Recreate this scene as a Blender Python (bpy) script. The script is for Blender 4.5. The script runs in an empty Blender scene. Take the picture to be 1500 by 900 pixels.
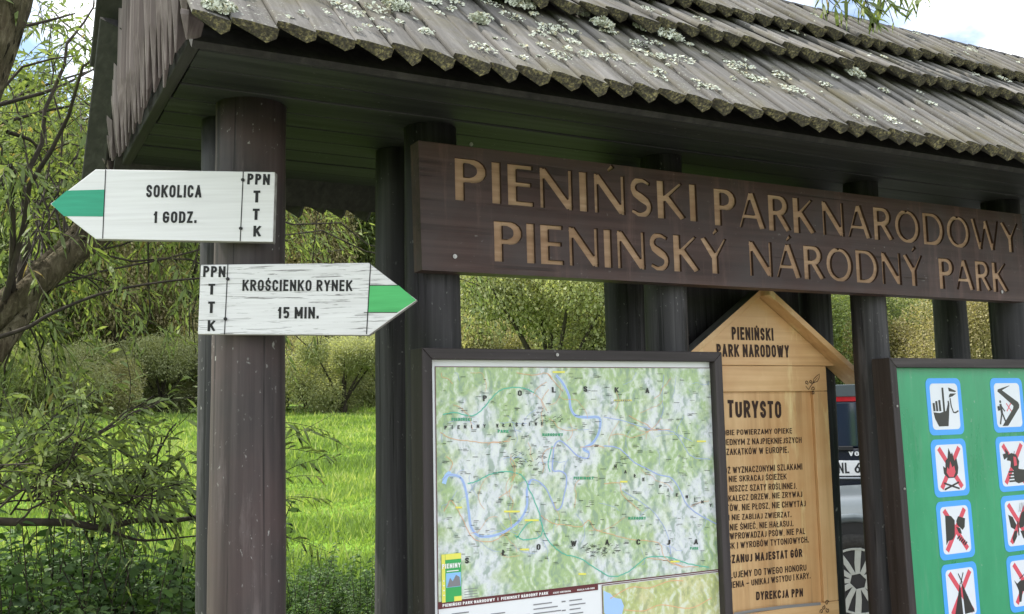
import bpy, math, random
import numpy as np
from mathutils import Matrix, Vector
R = math.radians
SC = bpy.context.scene
COL = SC.collection
rnd = random.Random(7)
rng = np.random.default_rng(11)

# ------------------------------------------------------------------ camera
CAM = np.array([0.0, -2.4, 1.6]); FPX = 1445.0
def cam_axes(yaw, pitch, roll):
    cy, sy = math.cos(yaw), math.sin(yaw)
    fwd = np.array([sy, cy, 0]); right = np.array([cy, -sy, 0]); up = np.array([0, 0, 1.0])
    f2 = fwd*math.cos(pitch)+up*math.sin(pitch); u2 = up*math.cos(pitch)-fwd*math.sin(pitch)
    return np.array([right*math.cos(roll)+u2*math.sin(roll), u2*math.cos(roll)-right*math.sin(roll), f2])
AX = cam_axes(R(28.3), R(6.2), R(-1.2))
cd = bpy.data.cameras.new('camera'); cam = bpy.data.objects.new('camera', cd); COL.objects.link(cam)
cd.sensor_width = 36; cd.lens = 36*FPX/1500; cd.clip_start = .05; cd.clip_end = 3000
m = Matrix.Identity(4)
for i in range(3):
    m[i][0] = AX[0][i]; m[i][1] = AX[1][i]; m[i][2] = -AX[2][i]; m[i][3] = CAM[i]
cam.matrix_world = m
SC.camera = cam

# ------------------------------------------------------------------ world, sun, exposure
SUN_EL, SUN_AZ = 54, -40            # azimuth from +Y towards +X
w = bpy.data.worlds.new('World'); SC.world = w; w.use_nodes = True
nt = w.node_tree; nt.nodes.clear()
def wn(t, **k):
    n = nt.nodes.new(t)
    for a, b in k.items(): setattr(n, a, b)
    return n
out = wn('ShaderNodeOutputWorld'); bg = wn('ShaderNodeBackground'); sky = wn('ShaderNodeTexSky', sky_type='NISHITA')
sky.sun_disc = False; sky.sun_elevation = R(SUN_EL); sky.sun_rotation = R(SUN_AZ); sky.air_density = 1.0; sky.dust_density = .6
tc = wn('ShaderNodeTexCoord'); mp = wn('ShaderNodeMapping'); mp.inputs['Scale'].default_value = (1.6, 1.6, 3.4); mp.inputs['Location'].default_value = (.35, .1, .2)
nz = wn('ShaderNodeTexNoise'); nz.inputs['Scale'].default_value = 1.7; nz.inputs['Detail'].default_value = 9; nz.inputs['Roughness'].default_value = .55
rp = wn('ShaderNodeValToRGB'); rp.color_ramp.elements[0].position = .37; rp.color_ramp.elements[1].position = .50
mx = wn('ShaderNodeMix', data_type='RGBA'); mx.inputs['B'].default_value = (9.6, 9.9, 10.4, 1)
L = nt.links.new
L(tc.outputs['Generated'], mp.inputs[0]); L(mp.outputs[0], nz.inputs['Vector']); L(nz.outputs['Fac'], rp.inputs[0])
L(rp.outputs['Color'], mx.inputs['Factor']); L(sky.outputs[0], mx.inputs['A']); L(mx.outputs['Result'], bg.inputs['Color']); L(bg.outputs[0], out.inputs[0])
bg.inputs['Strength'].default_value = .12
sd = bpy.data.lights.new('sun', 'SUN'); so = bpy.data.objects.new('sun', sd); COL.objects.link(so)
sd.energy = 4.2; sd.angle = R(.6); sd.color = (1, .94, .84)
sv = Vector((math.sin(R(SUN_AZ))*math.cos(R(SUN_EL)), math.cos(R(SUN_AZ))*math.cos(R(SUN_EL)), math.sin(R(SUN_EL))))
so.rotation_euler = (-sv).to_track_quat('-Z', 'Y').to_euler(); so.location = sv*60
vs = SC.view_settings; vs.view_transform = 'Standard'; vs.look = 'None'; vs.exposure = .95; vs.gamma = 1; vs.use_curve_mapping = False
SC.render.engine = 'CYCLES'
SC.cycles.use_denoising = True; SC.cycles.sample_clamp_indirect = 4; SC.cycles.sample_clamp_direct = 12; SC.cycles.max_bounces = 8; SC.cycles.transparent_max_bounces = 6

# ------------------------------------------------------------------ helpers
def ray(px, py): return AX.T @ np.array([(px-750)/FPX, -(py-450)/FPX, 1.0])
def at(px, py, Y):
    d = ray(px, py); return CAM+d*(Y-CAM[1])/d[1]
def tag(o, label=None, cat=None, group=None, kind=None):
    if label: o['label'] = label
    if cat: o['category'] = cat
    if group: o['group'] = group
    if kind: o['kind'] = kind
    return o
def empty(name, loc=(0, 0, 0), rz=0, label=None, cat=None, group=None):
    o = bpy.data.objects.new(name, None); COL.objects.link(o); o.location = loc; o.rotation_euler = (0, 0, rz)
    o.empty_display_size = .1
    return tag(o, label, cat, group)

class MB:
    def __init__(s): s.v = []; s.f = []; s.m = []; s.sm = []
    def add(s, vs, fs, mi=0, smooth=False):
        b = len(s.v); s.v += [tuple(map(float, p)) for p in vs]
        for f in fs: s.f.append(tuple(b+i for i in f)); s.m.append(mi); s.sm.append(smooth)
        return s
    def hexa(s, p, mi=0):   # 8 pts: bottom 4 ccw, top 4
        return s.add(p, [(3, 2, 1, 0), (4, 5, 6, 7), (0, 1, 5, 4), (1, 2, 6, 5), (2, 3, 7, 6), (3, 0, 4, 7)], mi)
    def box(s, lo, hi, mi=0):
        x0, y0, z0 = lo; x1, y1, z1 = hi
        return s.hexa([(x0, y0, z0), (x1, y0, z0), (x1, y1, z0), (x0, y1, z0), (x0, y0, z1), (x1, y0, z1), (x1, y1, z1), (x0, y1, z1)], mi)
    def prism(s, poly, fr, d0, d1, mi=0, mside=None, front_only=False):
        n = len(poly); a = [fr.p(u, v, d1) for u, v in poly]
        area = sum(poly[i][0]*poly[(i+1) % n][1]-poly[(i+1) % n][0]*poly[i][1] for i in range(n))
        if area < 0: a = a[::-1]; poly = poly[::-1]
        if front_only: return s.add(a, [tuple(range(n))], mi)
        b = [fr.p(u, v, d0) for u, v in poly]
        s.add(a+b, [tuple(range(n)), tuple(range(2*n-1, n-1, -1))], mi)
        base = len(s.v)-2*n
        for i in range(n):
            j = (i+1) % n; s.f.append((base+j, base+i, base+n+i, base+n+j)); s.m.append(mi if mside is None else mside); s.sm.append(False)
        return s
    def tube(s, pts, rad, seg=8, mi=0, cap=True, jit=0):
        pts = [np.array(p, float) for p in pts]; n = len(pts)
        if not hasattr(rad, '__len__'): rad = [rad]*n
        ref = None; vs = []
        for i in range(n):
            t = pts[min(i+1, n-1)]-pts[max(i-1, 0)]; t = t/(np.linalg.norm(t)+1e-9)
            if ref is None:
                ref = np.cross(t, (0, 0, 1) if abs(t[2]) < .9 else (1, 0, 0))
            a = ref-t*(ref@t); a /= np.linalg.norm(a)+1e-9; ref = a; b = np.cross(t, a)
            for k in range(seg):
                th = 2*math.pi*k/seg; r = rad[i]*(1+(rnd.uniform(-jit, jit) if jit else 0))
                vs.append(pts[i]+(a*math.cos(th)+b*math.sin(th))*r)
        fs = [(i*seg+k, i*seg+(k+1) % seg, (i+1)*seg+(k+1) % seg, (i+1)*seg+k) for i in range(n-1) for k in range(seg)]
        s.add(vs, fs, mi, True)
        if cap:
            base = len(s.v)-n*seg
            s.f.append(tuple(base+k for k in range(seg))[::-1]); s.m.append(mi); s.sm.append(False)
            s.f.append(tuple(base+(n-1)*seg+k for k in range(seg))); s.m.append(mi); s.sm.append(False)
        return s
    def build(s, name, mats, parent=None, bevel=0, world=True, seg=2):
        me = bpy.data.meshes.new(name); vs = s.v
        if parent is not None and world:
            r = parent
            off = Vector((0, 0, 0))
            while r is not None: off += r.location; r = r.parent
            vs = [(x-off.x, y-off.y, z-off.z) for x, y, z in vs]
        me.from_pydata(vs, [], s.f)
        for mt in (mats if isinstance(mats, (list, tuple)) else [mats]): me.materials.append(mt)
        me.polygons.foreach_set('material_index', s.m); me.polygons.foreach_set('use_smooth', s.sm); me.update()
        o = bpy.data.objects.new(name, me); COL.objects.link(o)
        if parent is not None: o.parent = parent
        if bevel:
            b = o.modifiers.new('bevel', 'BEVEL'); b.width = bevel; b.segments = seg; b.limit_method = 'ANGLE'; b.angle_limit = R(40)
        return o
class Frame:
    def __init__(s, o, U, V, N): s.o = np.array(o, float); s.U = np.array(U, float); s.V = np.array(V, float); s.N = np.array(N, float)
    def p(s, u, v, d=0): return s.o+s.U*u+s.V*v+s.N*d
    def px(s, x, y, d=0):        # local (u,v) of the point of this plane seen at pixel x,y
        q = s.o+s.N*d; r = ray(x, y); P = CAM+r*((q-CAM)@s.N)/(r@s.N)
        return ((P-s.o)@s.U, (P-s.o)@s.V)
def np_mesh(name, verts, faces_list, mat, parent=None, tint=None, smooth=False):
    """faces_list: list of int arrays (n,k)"""
    me = bpy.data.meshes.new(name)
    nv = len(verts); nl = sum(f.size for f in faces_list); nf = sum(len(f) for f in faces_list)
    me.vertices.add(nv); me.loops.add(nl); me.polygons.add(nf)
    me.vertices.foreach_set('co', np.ascontiguousarray(verts, dtype=np.float32).ravel())
    me.loops.foreach_set('vertex_index', np.concatenate([f.ravel() for f in faces_list]).astype(np.int32))
    starts = []; c = 0
    for f in faces_list:
        k = f.shape[1]; starts.append(c+np.arange(len(f))*k); c += f.size
    me.polygons.foreach_set('loop_start', np.concatenate(starts).astype(np.int32))
    if smooth: me.polygons.foreach_set('use_smooth', np.ones(nf, bool))
    if tint is not None:
        a = me.attributes.new('tint', 'FLOAT', 'POINT'); a.data.foreach_set('value', np.ascontiguousarray(tint, dtype=np.float32))
    me.materials.append(mat); me.update(calc_edges=True); me.validate()
    o = bpy.data.objects.new(name, me); COL.objects.link(o)
    if parent is not None: o.parent = parent
    return o
def copy_tree(o, parent=None):
    c = o.copy(); COL.objects.link(c); c.parent = parent
    for ch in list(o.children): copy_tree(ch, c)
    return c

# ------------------------------------------------------------------ materials
class NT:
    pre = None
    def __init__(s, name):
        s.m = bpy.data.materials.new(name); s.m.use_nodes = True; s.t = s.m.node_tree; s.t.nodes.clear()
        s.out = s.n('ShaderNodeOutputMaterial'); s.p = None
    def n(s, t, **k):
        x = s.t.nodes.new(t)
        for a, b in k.items():
            if a in ('data_type', 'operation', 'blend_type', 'noise_dimensions', 'feature', 'attribute_name'): setattr(x, a, b)
            else: x.inputs[a.replace('_', ' ')].default_value = b
        return x
    def l(s, a, b): s.t.links.new(a, b)
    def coord(s, scale=(1, 1, 1), loc=(0, 0, 0), rot=(0, 0, 0), pre=None):
        c = s.n('ShaderNodeTexCoord'); mpn = s.n('ShaderNodeMapping'); mpn.inputs['Scale'].default_value = scale
        mpn.inputs['Location'].default_value = loc; mpn.inputs['Rotation'].default_value = rot
        src = c.outputs['Object']; pre = pre if pre is not None else s.pre
        if pre:
            q = s.n('ShaderNodeMapping'); q.inputs['Rotation'].default_value = (0, 0, pre); s.l(src, q.inputs[0]); src = q.outputs[0]
        s.l(src, mpn.inputs[0]); return mpn.outputs[0]
    def noise(s, vec, scale=5, detail=6, rough=.6, dist=0):
        x = s.n('ShaderNodeTexNoise', Scale=scale, Detail=detail, Roughness=rough, Distortion=dist); s.l(vec, x.inputs['Vector']); return x.outputs['Fac']
    def ramp(s, fac, stops):
        r = s.n('ShaderNodeValToRGB'); e = r.color_ramp.elements
        while len(e) < len(stops): e.new(.5)
        for i, (p, c) in enumerate(stops):
            e[i].position = p; e[i].color = (c, c, c, 1) if not hasattr(c, '__len__') else (*c, 1)
        s.l(fac, r.inputs[0]); return r.outputs['Color']
    def mix(s, f, a, b, mode='MIX'):
        x = s.n('ShaderNodeMix', data_type='RGBA', blend_type=mode)
        for k, val in (('Factor', f), ('A', a), ('B', b)):
            if isinstance(val, bpy.types.NodeSocket): s.l(val, x.inputs[k])
            elif hasattr(val, '__len__'): x.inputs[k].default_value = (*val, 1)
            else: x.inputs[k].default_value = val
        return x.outputs['Result']
    def math(s, op, a, b=0.):
        x = s.n('ShaderNodeMath', operation=op)
        for i, val in enumerate((a, b)):
            if isinstance(val, bpy.types.NodeSocket): s.l(val, x.inputs[i])
            else: x.inputs[i].default_value = val
        return x.outputs[0]
    def bsdf(s, col, rough=.7, bump=None, bstr=.3, bdist=.003, spec=.4, metal=0):
        p = s.n('ShaderNodeBsdfPrincipled'); s.p = p
        for k, val in (('Base Color', col), ('Roughness', rough), ('Specular IOR Level', spec), ('Metallic', metal)):
            if isinstance(val, bpy.types.NodeSocket): s.l(val, p.inputs[k])
            elif hasattr(val, '__len__'): p.inputs[k].default_value = (*val, 1)
            else: p.inputs[k].default_value = val
        if bump is not None:
            b = s.n('ShaderNodeBump', Strength=bstr, Distance=bdist); s.l(bump, b.inputs['Height']); s.l(b.outputs[0], p.inputs['Normal'])
        s.l(p.outputs[0], s.out.inputs[0]); return s.m
def wood(name, dark, mid, light, axis=2, fine=60, along=1.5, rough=.7, bstr=.4, specks=0, blotch=None, spec=.35, bdist=.002, cracks=0.):
    t = NT(name); sc = [fine]*3; sc[axis] = along
    g = t.noise(t.coord(tuple(sc)), 1, 8, .62, .4)
    sc2 = [fine*.18]*3; sc2[axis] = along*.6
    g2 = t.noise(t.coord(tuple(sc2), (3, 1, 7)), 1, 5, .6)
    gm = t.math('ADD', t.math('MULTIPLY', g, .6), t.math('MULTIPLY', g2, .4))
    c = t.ramp(gm, [(.33, dark), (.5, mid), (.66, light)])
    if blotch:
        b = t.noise(t.coord((2.2, 2.2, 2.2), (5, 2, 1)), 1.6, 4, .6)
        c = t.mix(t.ramp(b, [(.42, 0.), (.66, 1.)]), c, t.mix(.5, c, blotch))
    if cracks:
        sc3 = [fine*.55]*3; sc3[axis] = along*.45; k = t.noise(t.coord(tuple(sc3), (7, 3, 2)), 1, 6, .6, .6)
        w_ = t.noise(t.coord((2.5, 2.5, 1.6), (1, 6, 3)), 1.3, 3, .5); f = t.math('MULTIPLY', t.ramp(k, [(.57, 0.), (.605, cracks)]), t.ramp(w_, [(.42, 0.), (.55, 1.)]))
        c = t.mix(f, c, tuple(x*.35 for x in dark)); g = t.math('SUBTRACT', g, t.math('MULTIPLY', f, 1.5))
        lt = t.noise(t.coord((fine*.3, fine*.3, along*1.5), (2, 9, 4)), 1, 6, .7); c = t.mix(t.ramp(lt, [(.56, 0.), (.72, .55)]), c, tuple(min(1, x*1.9) for x in light))
    if specks:
        s1 = t.noise(t.coord((1, 1, .6) if axis == 2 else (.6, 1, 1)), 95, 3, .55)
        s2 = t.noise(t.coord(), 7, 3, .6)
        f = t.math('MULTIPLY', t.ramp(s1, [(.66, 0.), (.74, 1.)]), t.ramp(s2, [(.46, 0.), (.62, specks)]))
        c = t.mix(f, c, (.42, .42, .4))
    return t.bsdf(c, rough, g, bstr, bdist, spec)
def flat(name, col, rough=.6, spec=.4, metal=0, var=.12, scale=30):
    t = NT(name); g = t.noise(t.coord(), scale, 5, .6)
    c = t.ramp(g, [(.3, tuple(x*(1-var) for x in col)), (.7, tuple(min(1, x*(1+var)) for x in col))])
    return t.bsdf(c, rough, None, spec=spec, metal=metal)
M = {}
M['log_brown'] = wood('log_brown_stain', (.022, .017, .018), (.052, .042, .042), (.10, .082, .08), 2, 45, 1.2, .62, .5, .9, (.085, .052, .05), cracks=.9)
M['log_dark'] = wood('log_dark_stain', (.012, .011, .013), (.03, .028, .031), (.07, .066, .07), 2, 50, 1.3, .6, .55, .6, cracks=.9)
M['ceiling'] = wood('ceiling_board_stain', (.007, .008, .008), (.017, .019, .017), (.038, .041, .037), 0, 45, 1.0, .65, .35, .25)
M['shingle'] = None
def shingle_mat():
    t = NT('weathered_shingle')
    g = t.noise(t.coord((55, 4, 4)), 1, 8, .65, .3)
    g2 = t.noise(t.coord((9, 1.6, 1.6), (2, 4, 1)), 1, 5, .6)
    c = t.ramp(t.math('ADD', t.math('MULTIPLY', g, .55), t.math('MULTIPLY', g2, .45)), [(.3, (.05, .047, .044)), (.5, (.128, .122, .114)), (.7, (.235, .225, .212))])
    y = t.noise(t.coord((1, 1, 1), (8, 3, 1)), 5.5, 5, .65)
    c = t.mix(t.ramp(y, [(.47, 0.), (.66, .6)]), c, (.10, .09, .05))
    l = t.noise(t.coord(), 130, 3, .6); l2 = t.noise(t.coord(), 6, 3, .5)
    c = t.mix(t.math('MULTIPLY', t.ramp(l, [(.62, 0.), (.68, .8)]), t.ramp(l2, [(.45, 0.), (.6, 1.)])), c, (.36, .38, .33))
    return t.bsdf(c, .9, g, .6, .004, .15)
M['shingle'] = shingle_mat()
def butt_mat():
    t = NT('mossy_shingle_end')
    a = t.noise(t.coord(), 150, 4, .7); b = t.noise(t.coord(), 38, 4, .6)
    c = t.ramp(a, [(.32, (.03, .027, .022)), (.5, (.13, .12, .09)), (.6, (.32, .28, .13)), (.72, (.52, .50, .38))])
    c = t.mix(t.ramp(b, [(.4, 0.), (.6, .75)]), c, (.06, .055, .048))
    return t.bsdf(c, .95, a, 1.0, .006, .1)
M['butt'] = butt_mat()
M['gable'] = wood('bare_gable_wood', (.10, .08, .078), (.21, .178, .172), (.36, .315, .305), 2, 70, 1.6, .8, .4)
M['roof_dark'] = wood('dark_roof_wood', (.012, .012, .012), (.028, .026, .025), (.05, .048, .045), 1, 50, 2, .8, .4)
def lichen_mat():
    t = NT('pale_lichen'); a = t.noise(t.coord(), 160, 4, .6)
    at_ = t.n('ShaderNodeAttribute', attribute_name='tint')
    c = t.ramp(a, [(.35, (.34, .36, .29)), (.62, (.66, .69, .60))])
    c = t.mix(t.ramp(at_.outputs['Fac'], [(.75, 0.), (.95, .7)]), c, (.42, .36, .20))
    return t.bsdf(c, .95, a, .8, .003, .05)
M['lichen'] = lichen_mat()
M['sign_brown'] = wood('carved_sign_stain', (.024, .010, .008), (.050, .025, .021), (.082, .046, .04), 0, 55, 1.0, .55, .4, .35, (.06, .052, .054), cracks=.6)
M['carved'] = wood('bare_carved_wood', (.27, .165, .10), (.43, .28, .18), (.55, .38, .26), 0, 60, 2.5, .8, .6, 0, (.26, .14, .075))
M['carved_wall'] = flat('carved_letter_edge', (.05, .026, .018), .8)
def sign_white(name, cracks):
    t = NT(name); t.pre = R(28.3)
    g = t.noise(t.coord((3, 90, 90)), 1, 6, .6)
    c = t.ramp(g, [(.3, (.58, .575, .585)), (.7, (.71, .71, .725))])
    bump = g
    if cracks:
        k = t.noise(t.coord((11, 11, 260), (1, 2, 3)), 1, 5, .62, .9)
        z = t.noise(t.coord((2.5, 2.5, 9), (4, 0, 2)), 1, 3, .5)
        f = t.math('MULTIPLY', t.ramp(k, [(.57, 0.), (.62, .9)]), t.ramp(z, [(.40, .0), (.53, 1.)]))
        c = t.mix(f, c, (.17, .165, .165)); bump = t.math('SUBTRACT', g, f)
        d = t.noise(t.coord((6, 6, 40)), 1, 5, .6); c = t.mix(t.ramp(d, [(.5, 0.), (.75, .35)]), c, (.48, .48, .48))
    else:
        d = t.noise(t.coord((1.2, 1.2, 34)), 1.5, 5, .6); c = t.mix(t.ramp(d, [(.45, 0.), (.75, .25)]), c, (.60, .595, .62))
    return t.bsdf(c, .5, bump, .35, .0012, .4)
M['white_new'] = sign_white('white_sign_paint', False)
M['white_old'] = sign_white('cracked_white_paint', True)
def crack_paint(name, col):
    t = NT(name); t.pre = R(28.3)
    g = t.noise(t.coord((5, 60, 60)), 1, 5, .6)
    c = t.ramp(g, [(.3, tuple(x*.82 for x in col)), (.7, tuple(min(1, x*1.12) for x in col))])
    return t.bsdf(c, .55, g, .3, .001, .3)
M['ink'] = crack_paint('black_sign_paint', (.012, .012, .013))
M['green_sign'] = crack_paint('green_arrow_paint', (.035, .30, .19))
M['green_sign_light'] = crack_paint('light_green_arrow_paint', (.08, .42, .14))
M['sign_edge'] = wood('grey_board_edge', (.16, .15, .145), (.3, .29, .28), (.42, .41, .4), 0, 60, 2, .8)
M['frame'] = wood('board_frame_stain', (.014, .010, .010), (.034, .027, .028), (.06, .05, .05), 2, 55, 1.4, .55, .35, .35)
M['frame_h'] = wood('board_frame_stain_rail', (.014, .010, .010), (.034, .027, .028), (.06, .05, .05), 0, 55, 1.4, .55, .35, .35)
M['kiosk'] = wood('honey_varnished_wood', (.48, .28, .12), (.64, .41, .195), (.74, .50, .26), 2, 34, 1.1, .42, .2, .0, (.50, .25, .09), .5, cracks=.25)
M['kiosk_h'] = wood('honey_varnished_wood_rail', (.48, .28, .12), (.64, .41, .195), (.74, .50, .26), 0, 34, 1.1, .42, .2, .0, (.50, .25, .09), .5, cracks=.25)
M['burnt'] = flat('burnt_lettering', (.035, .016, .010), .7)
M['grey_top'] = wood('weathered_grey_board', (.12, .118, .112), (.22, .215, .205), (.32, .315, .30), 0, 40, 1.2, .85)
def smooth_print(name, col, rough=.35, var=.03): return flat(name, col, rough, .5, 0, var, 8)
M['paper'] = smooth_print('white_print', (.74, .76, .79)); M['board_green'] = None
def dusty_print(name, col):
    t = NT(name); a = t.noise(t.coord((3, 3, .8)), 2.2, 6, .65); k = t.noise(t.coord((1, 1, 1), (3, 1, 2)), 48, 3, .5); k2 = t.noise(t.coord((14, 14, 1.4), (5, 1, 2)), 3, 5, .6)
    c = t.ramp(a, [(.35, tuple(x*.88 for x in col)), (.65, tuple(min(1, x*1.12+.012) for x in col))])
    c = t.mix(t.ramp(k, [(.70, 0.), (.76, .5)]), c, (.35, .42, .36)); c = t.mix(t.ramp(k2, [(.56, 0.), (.75, .22)]), c, (.22, .34, .26))
    return t.bsdf(c, t.ramp(a, [(.3, .22), (.7, .42)]), None, spec=.5)
M['board_green'] = dusty_print('dusty_green_print', (.018, .29, .125))
M['tile_blue'] = smooth_print('blue_print', (.06, .36, .92)); M['tile_white'] = smooth_print('tile_white_print', (.72, .76, .82))
M['tile_red'] = smooth_print('red_print', (.66, .07, .11)); M['tile_black'] = smooth_print('black_print', (.018, .017, .018))
M['maroon'] = smooth_print('maroon_print', (.11, .018, .025)); M['print_white'] = smooth_print('white_lettering', (.8, .8, .8))
M['river'] = smooth_print('river_blue_print', (.36, .55, .85)); M['river_edge'] = smooth_print('river_lilac_print', (.33, .42, .72)); M['teal'] = smooth_print('teal_border_print', (.10, .46, .34))
M['road'] = smooth_print('road_orange_print', (.72, .40, .22)); M['yellow'] = smooth_print('yellow_print', (.75, .72, .12)); M['grey_print'] = smooth_print('grey_print', (.2, .2, .22))
M['map_green_text'] = smooth_print('green_lettering', (.06, .33, .17)); M['cover_green'] = smooth_print('cover_green_print', (.04, .36, .10)); M['cover_sky'] = smooth_print('cover_blue_print', (.25, .5, .82))
def map_mat(name, greens, pale, shade, yellow=0.):
    t = NT(name)
    v = t.coord((1, 1, 1), rot=(0, R(25), 0))
    def ridge(loc):
        h = None
        for sc_, am, o_ in ((1., 1., 0.), (2.1, .55, 3.), (4.3, .32, 7.)):
            vv = t.coord((9*sc_, 1, 6.4*sc_), (loc[0]*sc_+o_, 0, loc[2]*sc_+o_*.7), (0, R(24), 0)); q = t.noise(vv, 1.5, 4, .5, .5)
            q = t.math('MULTIPLY', t.math('ABSOLUTE', t.math('SUBTRACT', q, .5)), 2.*am); h = q if h is None else t.math('ADD', h, q)
        return h
    a = ridge((0, 0, 0)); b = ridge((.09, 0, -.06))
    sh = t.math('SUBTRACT', a, b)
    zone = t.noise(t.coord((3.4, 1, 3.4), (1.3, 0, 2.2)), 1.5, 5, .62)
    base = t.mix(t.ramp(zone, [(.455, 0.), (.545, 1.)]), pale, greens)
    d = t.noise(t.coord((8, 1, 8), (3, 0, 5)), 1.6, 5, .6)
    base = t.mix(t.ramp(d, [(.5, 0.), (.62, .6)]), base, (.40, .50, .24))
    if yellow: base = t.mix(yellow, base, (.60, .55, .22))
    c = t.mix(t.ramp(sh, [(.02, 0.), (.20, .7)]), base, shade)
    c = t.mix(t.ramp(t.math('MULTIPLY', sh, -1.), [(.02, 0.), (.22, .6)]), c, (.74, .79, .74))
    fine = t.noise(t.coord((1, 1, 1)), 240, 2, .5)
    c = t.mix(t.ramp(fine, [(.6, 0.), (.68, .3)]), c, (.35, .42, .30))
    return t.bsdf(c, .32, None, spec=.5)
M['map'] = map_mat('relief_map_print', (.36, .49, .245), (.62, .655, .69), (.22, .31, .25))
M['map2'] = map_mat('overview_map_print', (.34, .48, .20), (.62, .62, .42), (.30, .34, .18), .45)
def leaf_mat(name, stops, trans=.45, gloss=.035):
    t = NT(name); a = t.n('ShaderNodeAttribute', attribute_name='tint')
    c = t.ramp(a.outputs['Fac'], stops)
    d = t.n('ShaderNodeBsdfDiffuse'); tr = t.n('ShaderNodeBsdfTranslucent'); g = t.n('ShaderNodeBsdfGlossy', Roughness=.6)
    t.l(c, d.inputs[0]); c2 = t.mix(1., c, (1.15, 1.15, .65), 'MULTIPLY'); t.l(c2, tr.inputs[0])
    m1 = t.n('ShaderNodeMixShader', Fac=trans); t.l(d.outputs[0], m1.inputs[1]); t.l(tr.outputs[0], m1.inputs[2])
    m2 = t.n('ShaderNodeMixShader', Fac=gloss); t.l(m1.outputs[0], m2.inputs[1]); t.l(g.outputs[0], m2.inputs[2])
    t.l(m2.outputs[0], t.out.inputs[0]); return t.m
M['willow_leaf'] = leaf_mat('willow_leaf', [(0, (.08, .11, .035)), (.5, (.16, .215, .065)), (.92, (.26, .32, .11)), (1, (.28, .22, .08))], .52)
M['herb_leaf'] = leaf_mat('herb_leaf', [(0, (.045, .09, .028)), (.6, (.085, .16, .04)), (1, (.16, .24, .06))], .4)
M['grass'] = leaf_mat('meadow_grass', [(0, (.11, .18, .035)), (.6, (.20, .30, .06)), (1, (.33, .39, .12))], .5, .03)
M['tree_pale'] = leaf_mat('pale_willow_foliage', [(0, (.18, .20, .09)), (.5, (.36, .385, .19)), (1, (.52, .54, .30))], .5, .03)
M['tree_green'] = leaf_mat('green_foliage', [(0, (.11, .145, .055)), (.6, (.24, .30, .11)), (1, (.38, .43, .18))], .5, .03)
M['tree_gold'] = leaf_mat('autumn_foliage', [(0, (.17, .145, .07)), (.5, (.34, .30, .15)), (1, (.52, .45, .25))], .4, .03)
M['tree_brown'] = leaf_mat('drying_foliage', [(0, (.20, .19, .10)), (.5, (.36, .35, .18)), (1, (.50, .49, .26))], .5, .03)
M['bark'] = wood('willow_bark', (.022, .017, .011), (.075, .06, .038), (.18, .155, .105), 2, 42, 9, .95, 1., 0, (.07, .07, .035), .1, .03, cracks=1.)
M['bark_dark'] = wood('dark_twig_bark', (.015, .012, .008), (.035, .028, .02), (.07, .058, .04), 2, 20, 6, .9, .5)
def ground_mat():
    t = NT('meadow_turf'); a = t.noise(t.coord(), .12, 6, .6); b = t.noise(t.coord(), 9, 6, .7)
    c = t.ramp(t.math('ADD', t.math('MULTIPLY', a, .6), t.math('MULTIPLY', b, .4)), [(.35, (.07, .13, .016)), (.55, (.13, .235, .025)), (.7, (.2, .29, .045))])
    return t.bsdf(c, .95, b, .6, .03, .1)
def gravel_mat():
    t = NT('gravel'); a = t.noise(t.coord(), 60, 6, .7); b = t.noise(t.coord(), .7, 4, .6)
    c = t.ramp(a, [(.3, (.12, .115, .105)), (.5, (.21, .20, .185)), (.7, (.33, .32, .30))]); c = t.mix(t.ramp(b, [(.4, 0.), (.7, .4)]), c, (.15, .14, .12))
    return t.bsdf(c, .95, a, .8, .01, .1)
def hill_mat():
    t = NT('wooded_hill_ground'); a = t.noise(t.coord(), .03, 6, .65); b = t.noise(t.coord(), .5, 5, .7)
    c = t.ramp(t.math('ADD', t.math('MULTIPLY', a, .5), t.math('MULTIPLY', b, .5)), [(.35, (.03, .05, .018)), (.5, (.075, .095, .03)), (.65, (.16, .17, .06))])
    return t.bsdf(c, .95, b, .8, .4, .05)
M['turf'] = ground_mat(); M['gravel'] = gravel_mat(); M['hill'] = hill_mat()
M['car_dark'] = flat('navy_car_paint', (.008, .011, .022), .18, .6, 0, .02); M['car_silver'] = flat('silver_car_paint', (.075, .092, .10), .28, .5, .15, .02)
M['glass'] = flat('dark_car_glass', (.02, .03, .05), .05, .8, 0, .02); M['tyre'] = flat('tyre_rubber', (.035, .034, .032), .85, .2, 0, .3, 60)
M['alloy'] = flat('pale_alloy', (.42, .44, .41), .35, .5, .5, .05); M['black_plastic'] = flat('black_plastic', (.015, .015, .016), .55); M['lamp_red'] = flat('red_lamp_lens', (.42, .012, .02), .15, .6)
M['chrome'] = flat('chrome', (.75, .76, .78), .12, .6, 1, .02); M['steel'] = flat('galvanised_screw', (.35, .34, .33), .45, .5, .8, .1)

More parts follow.
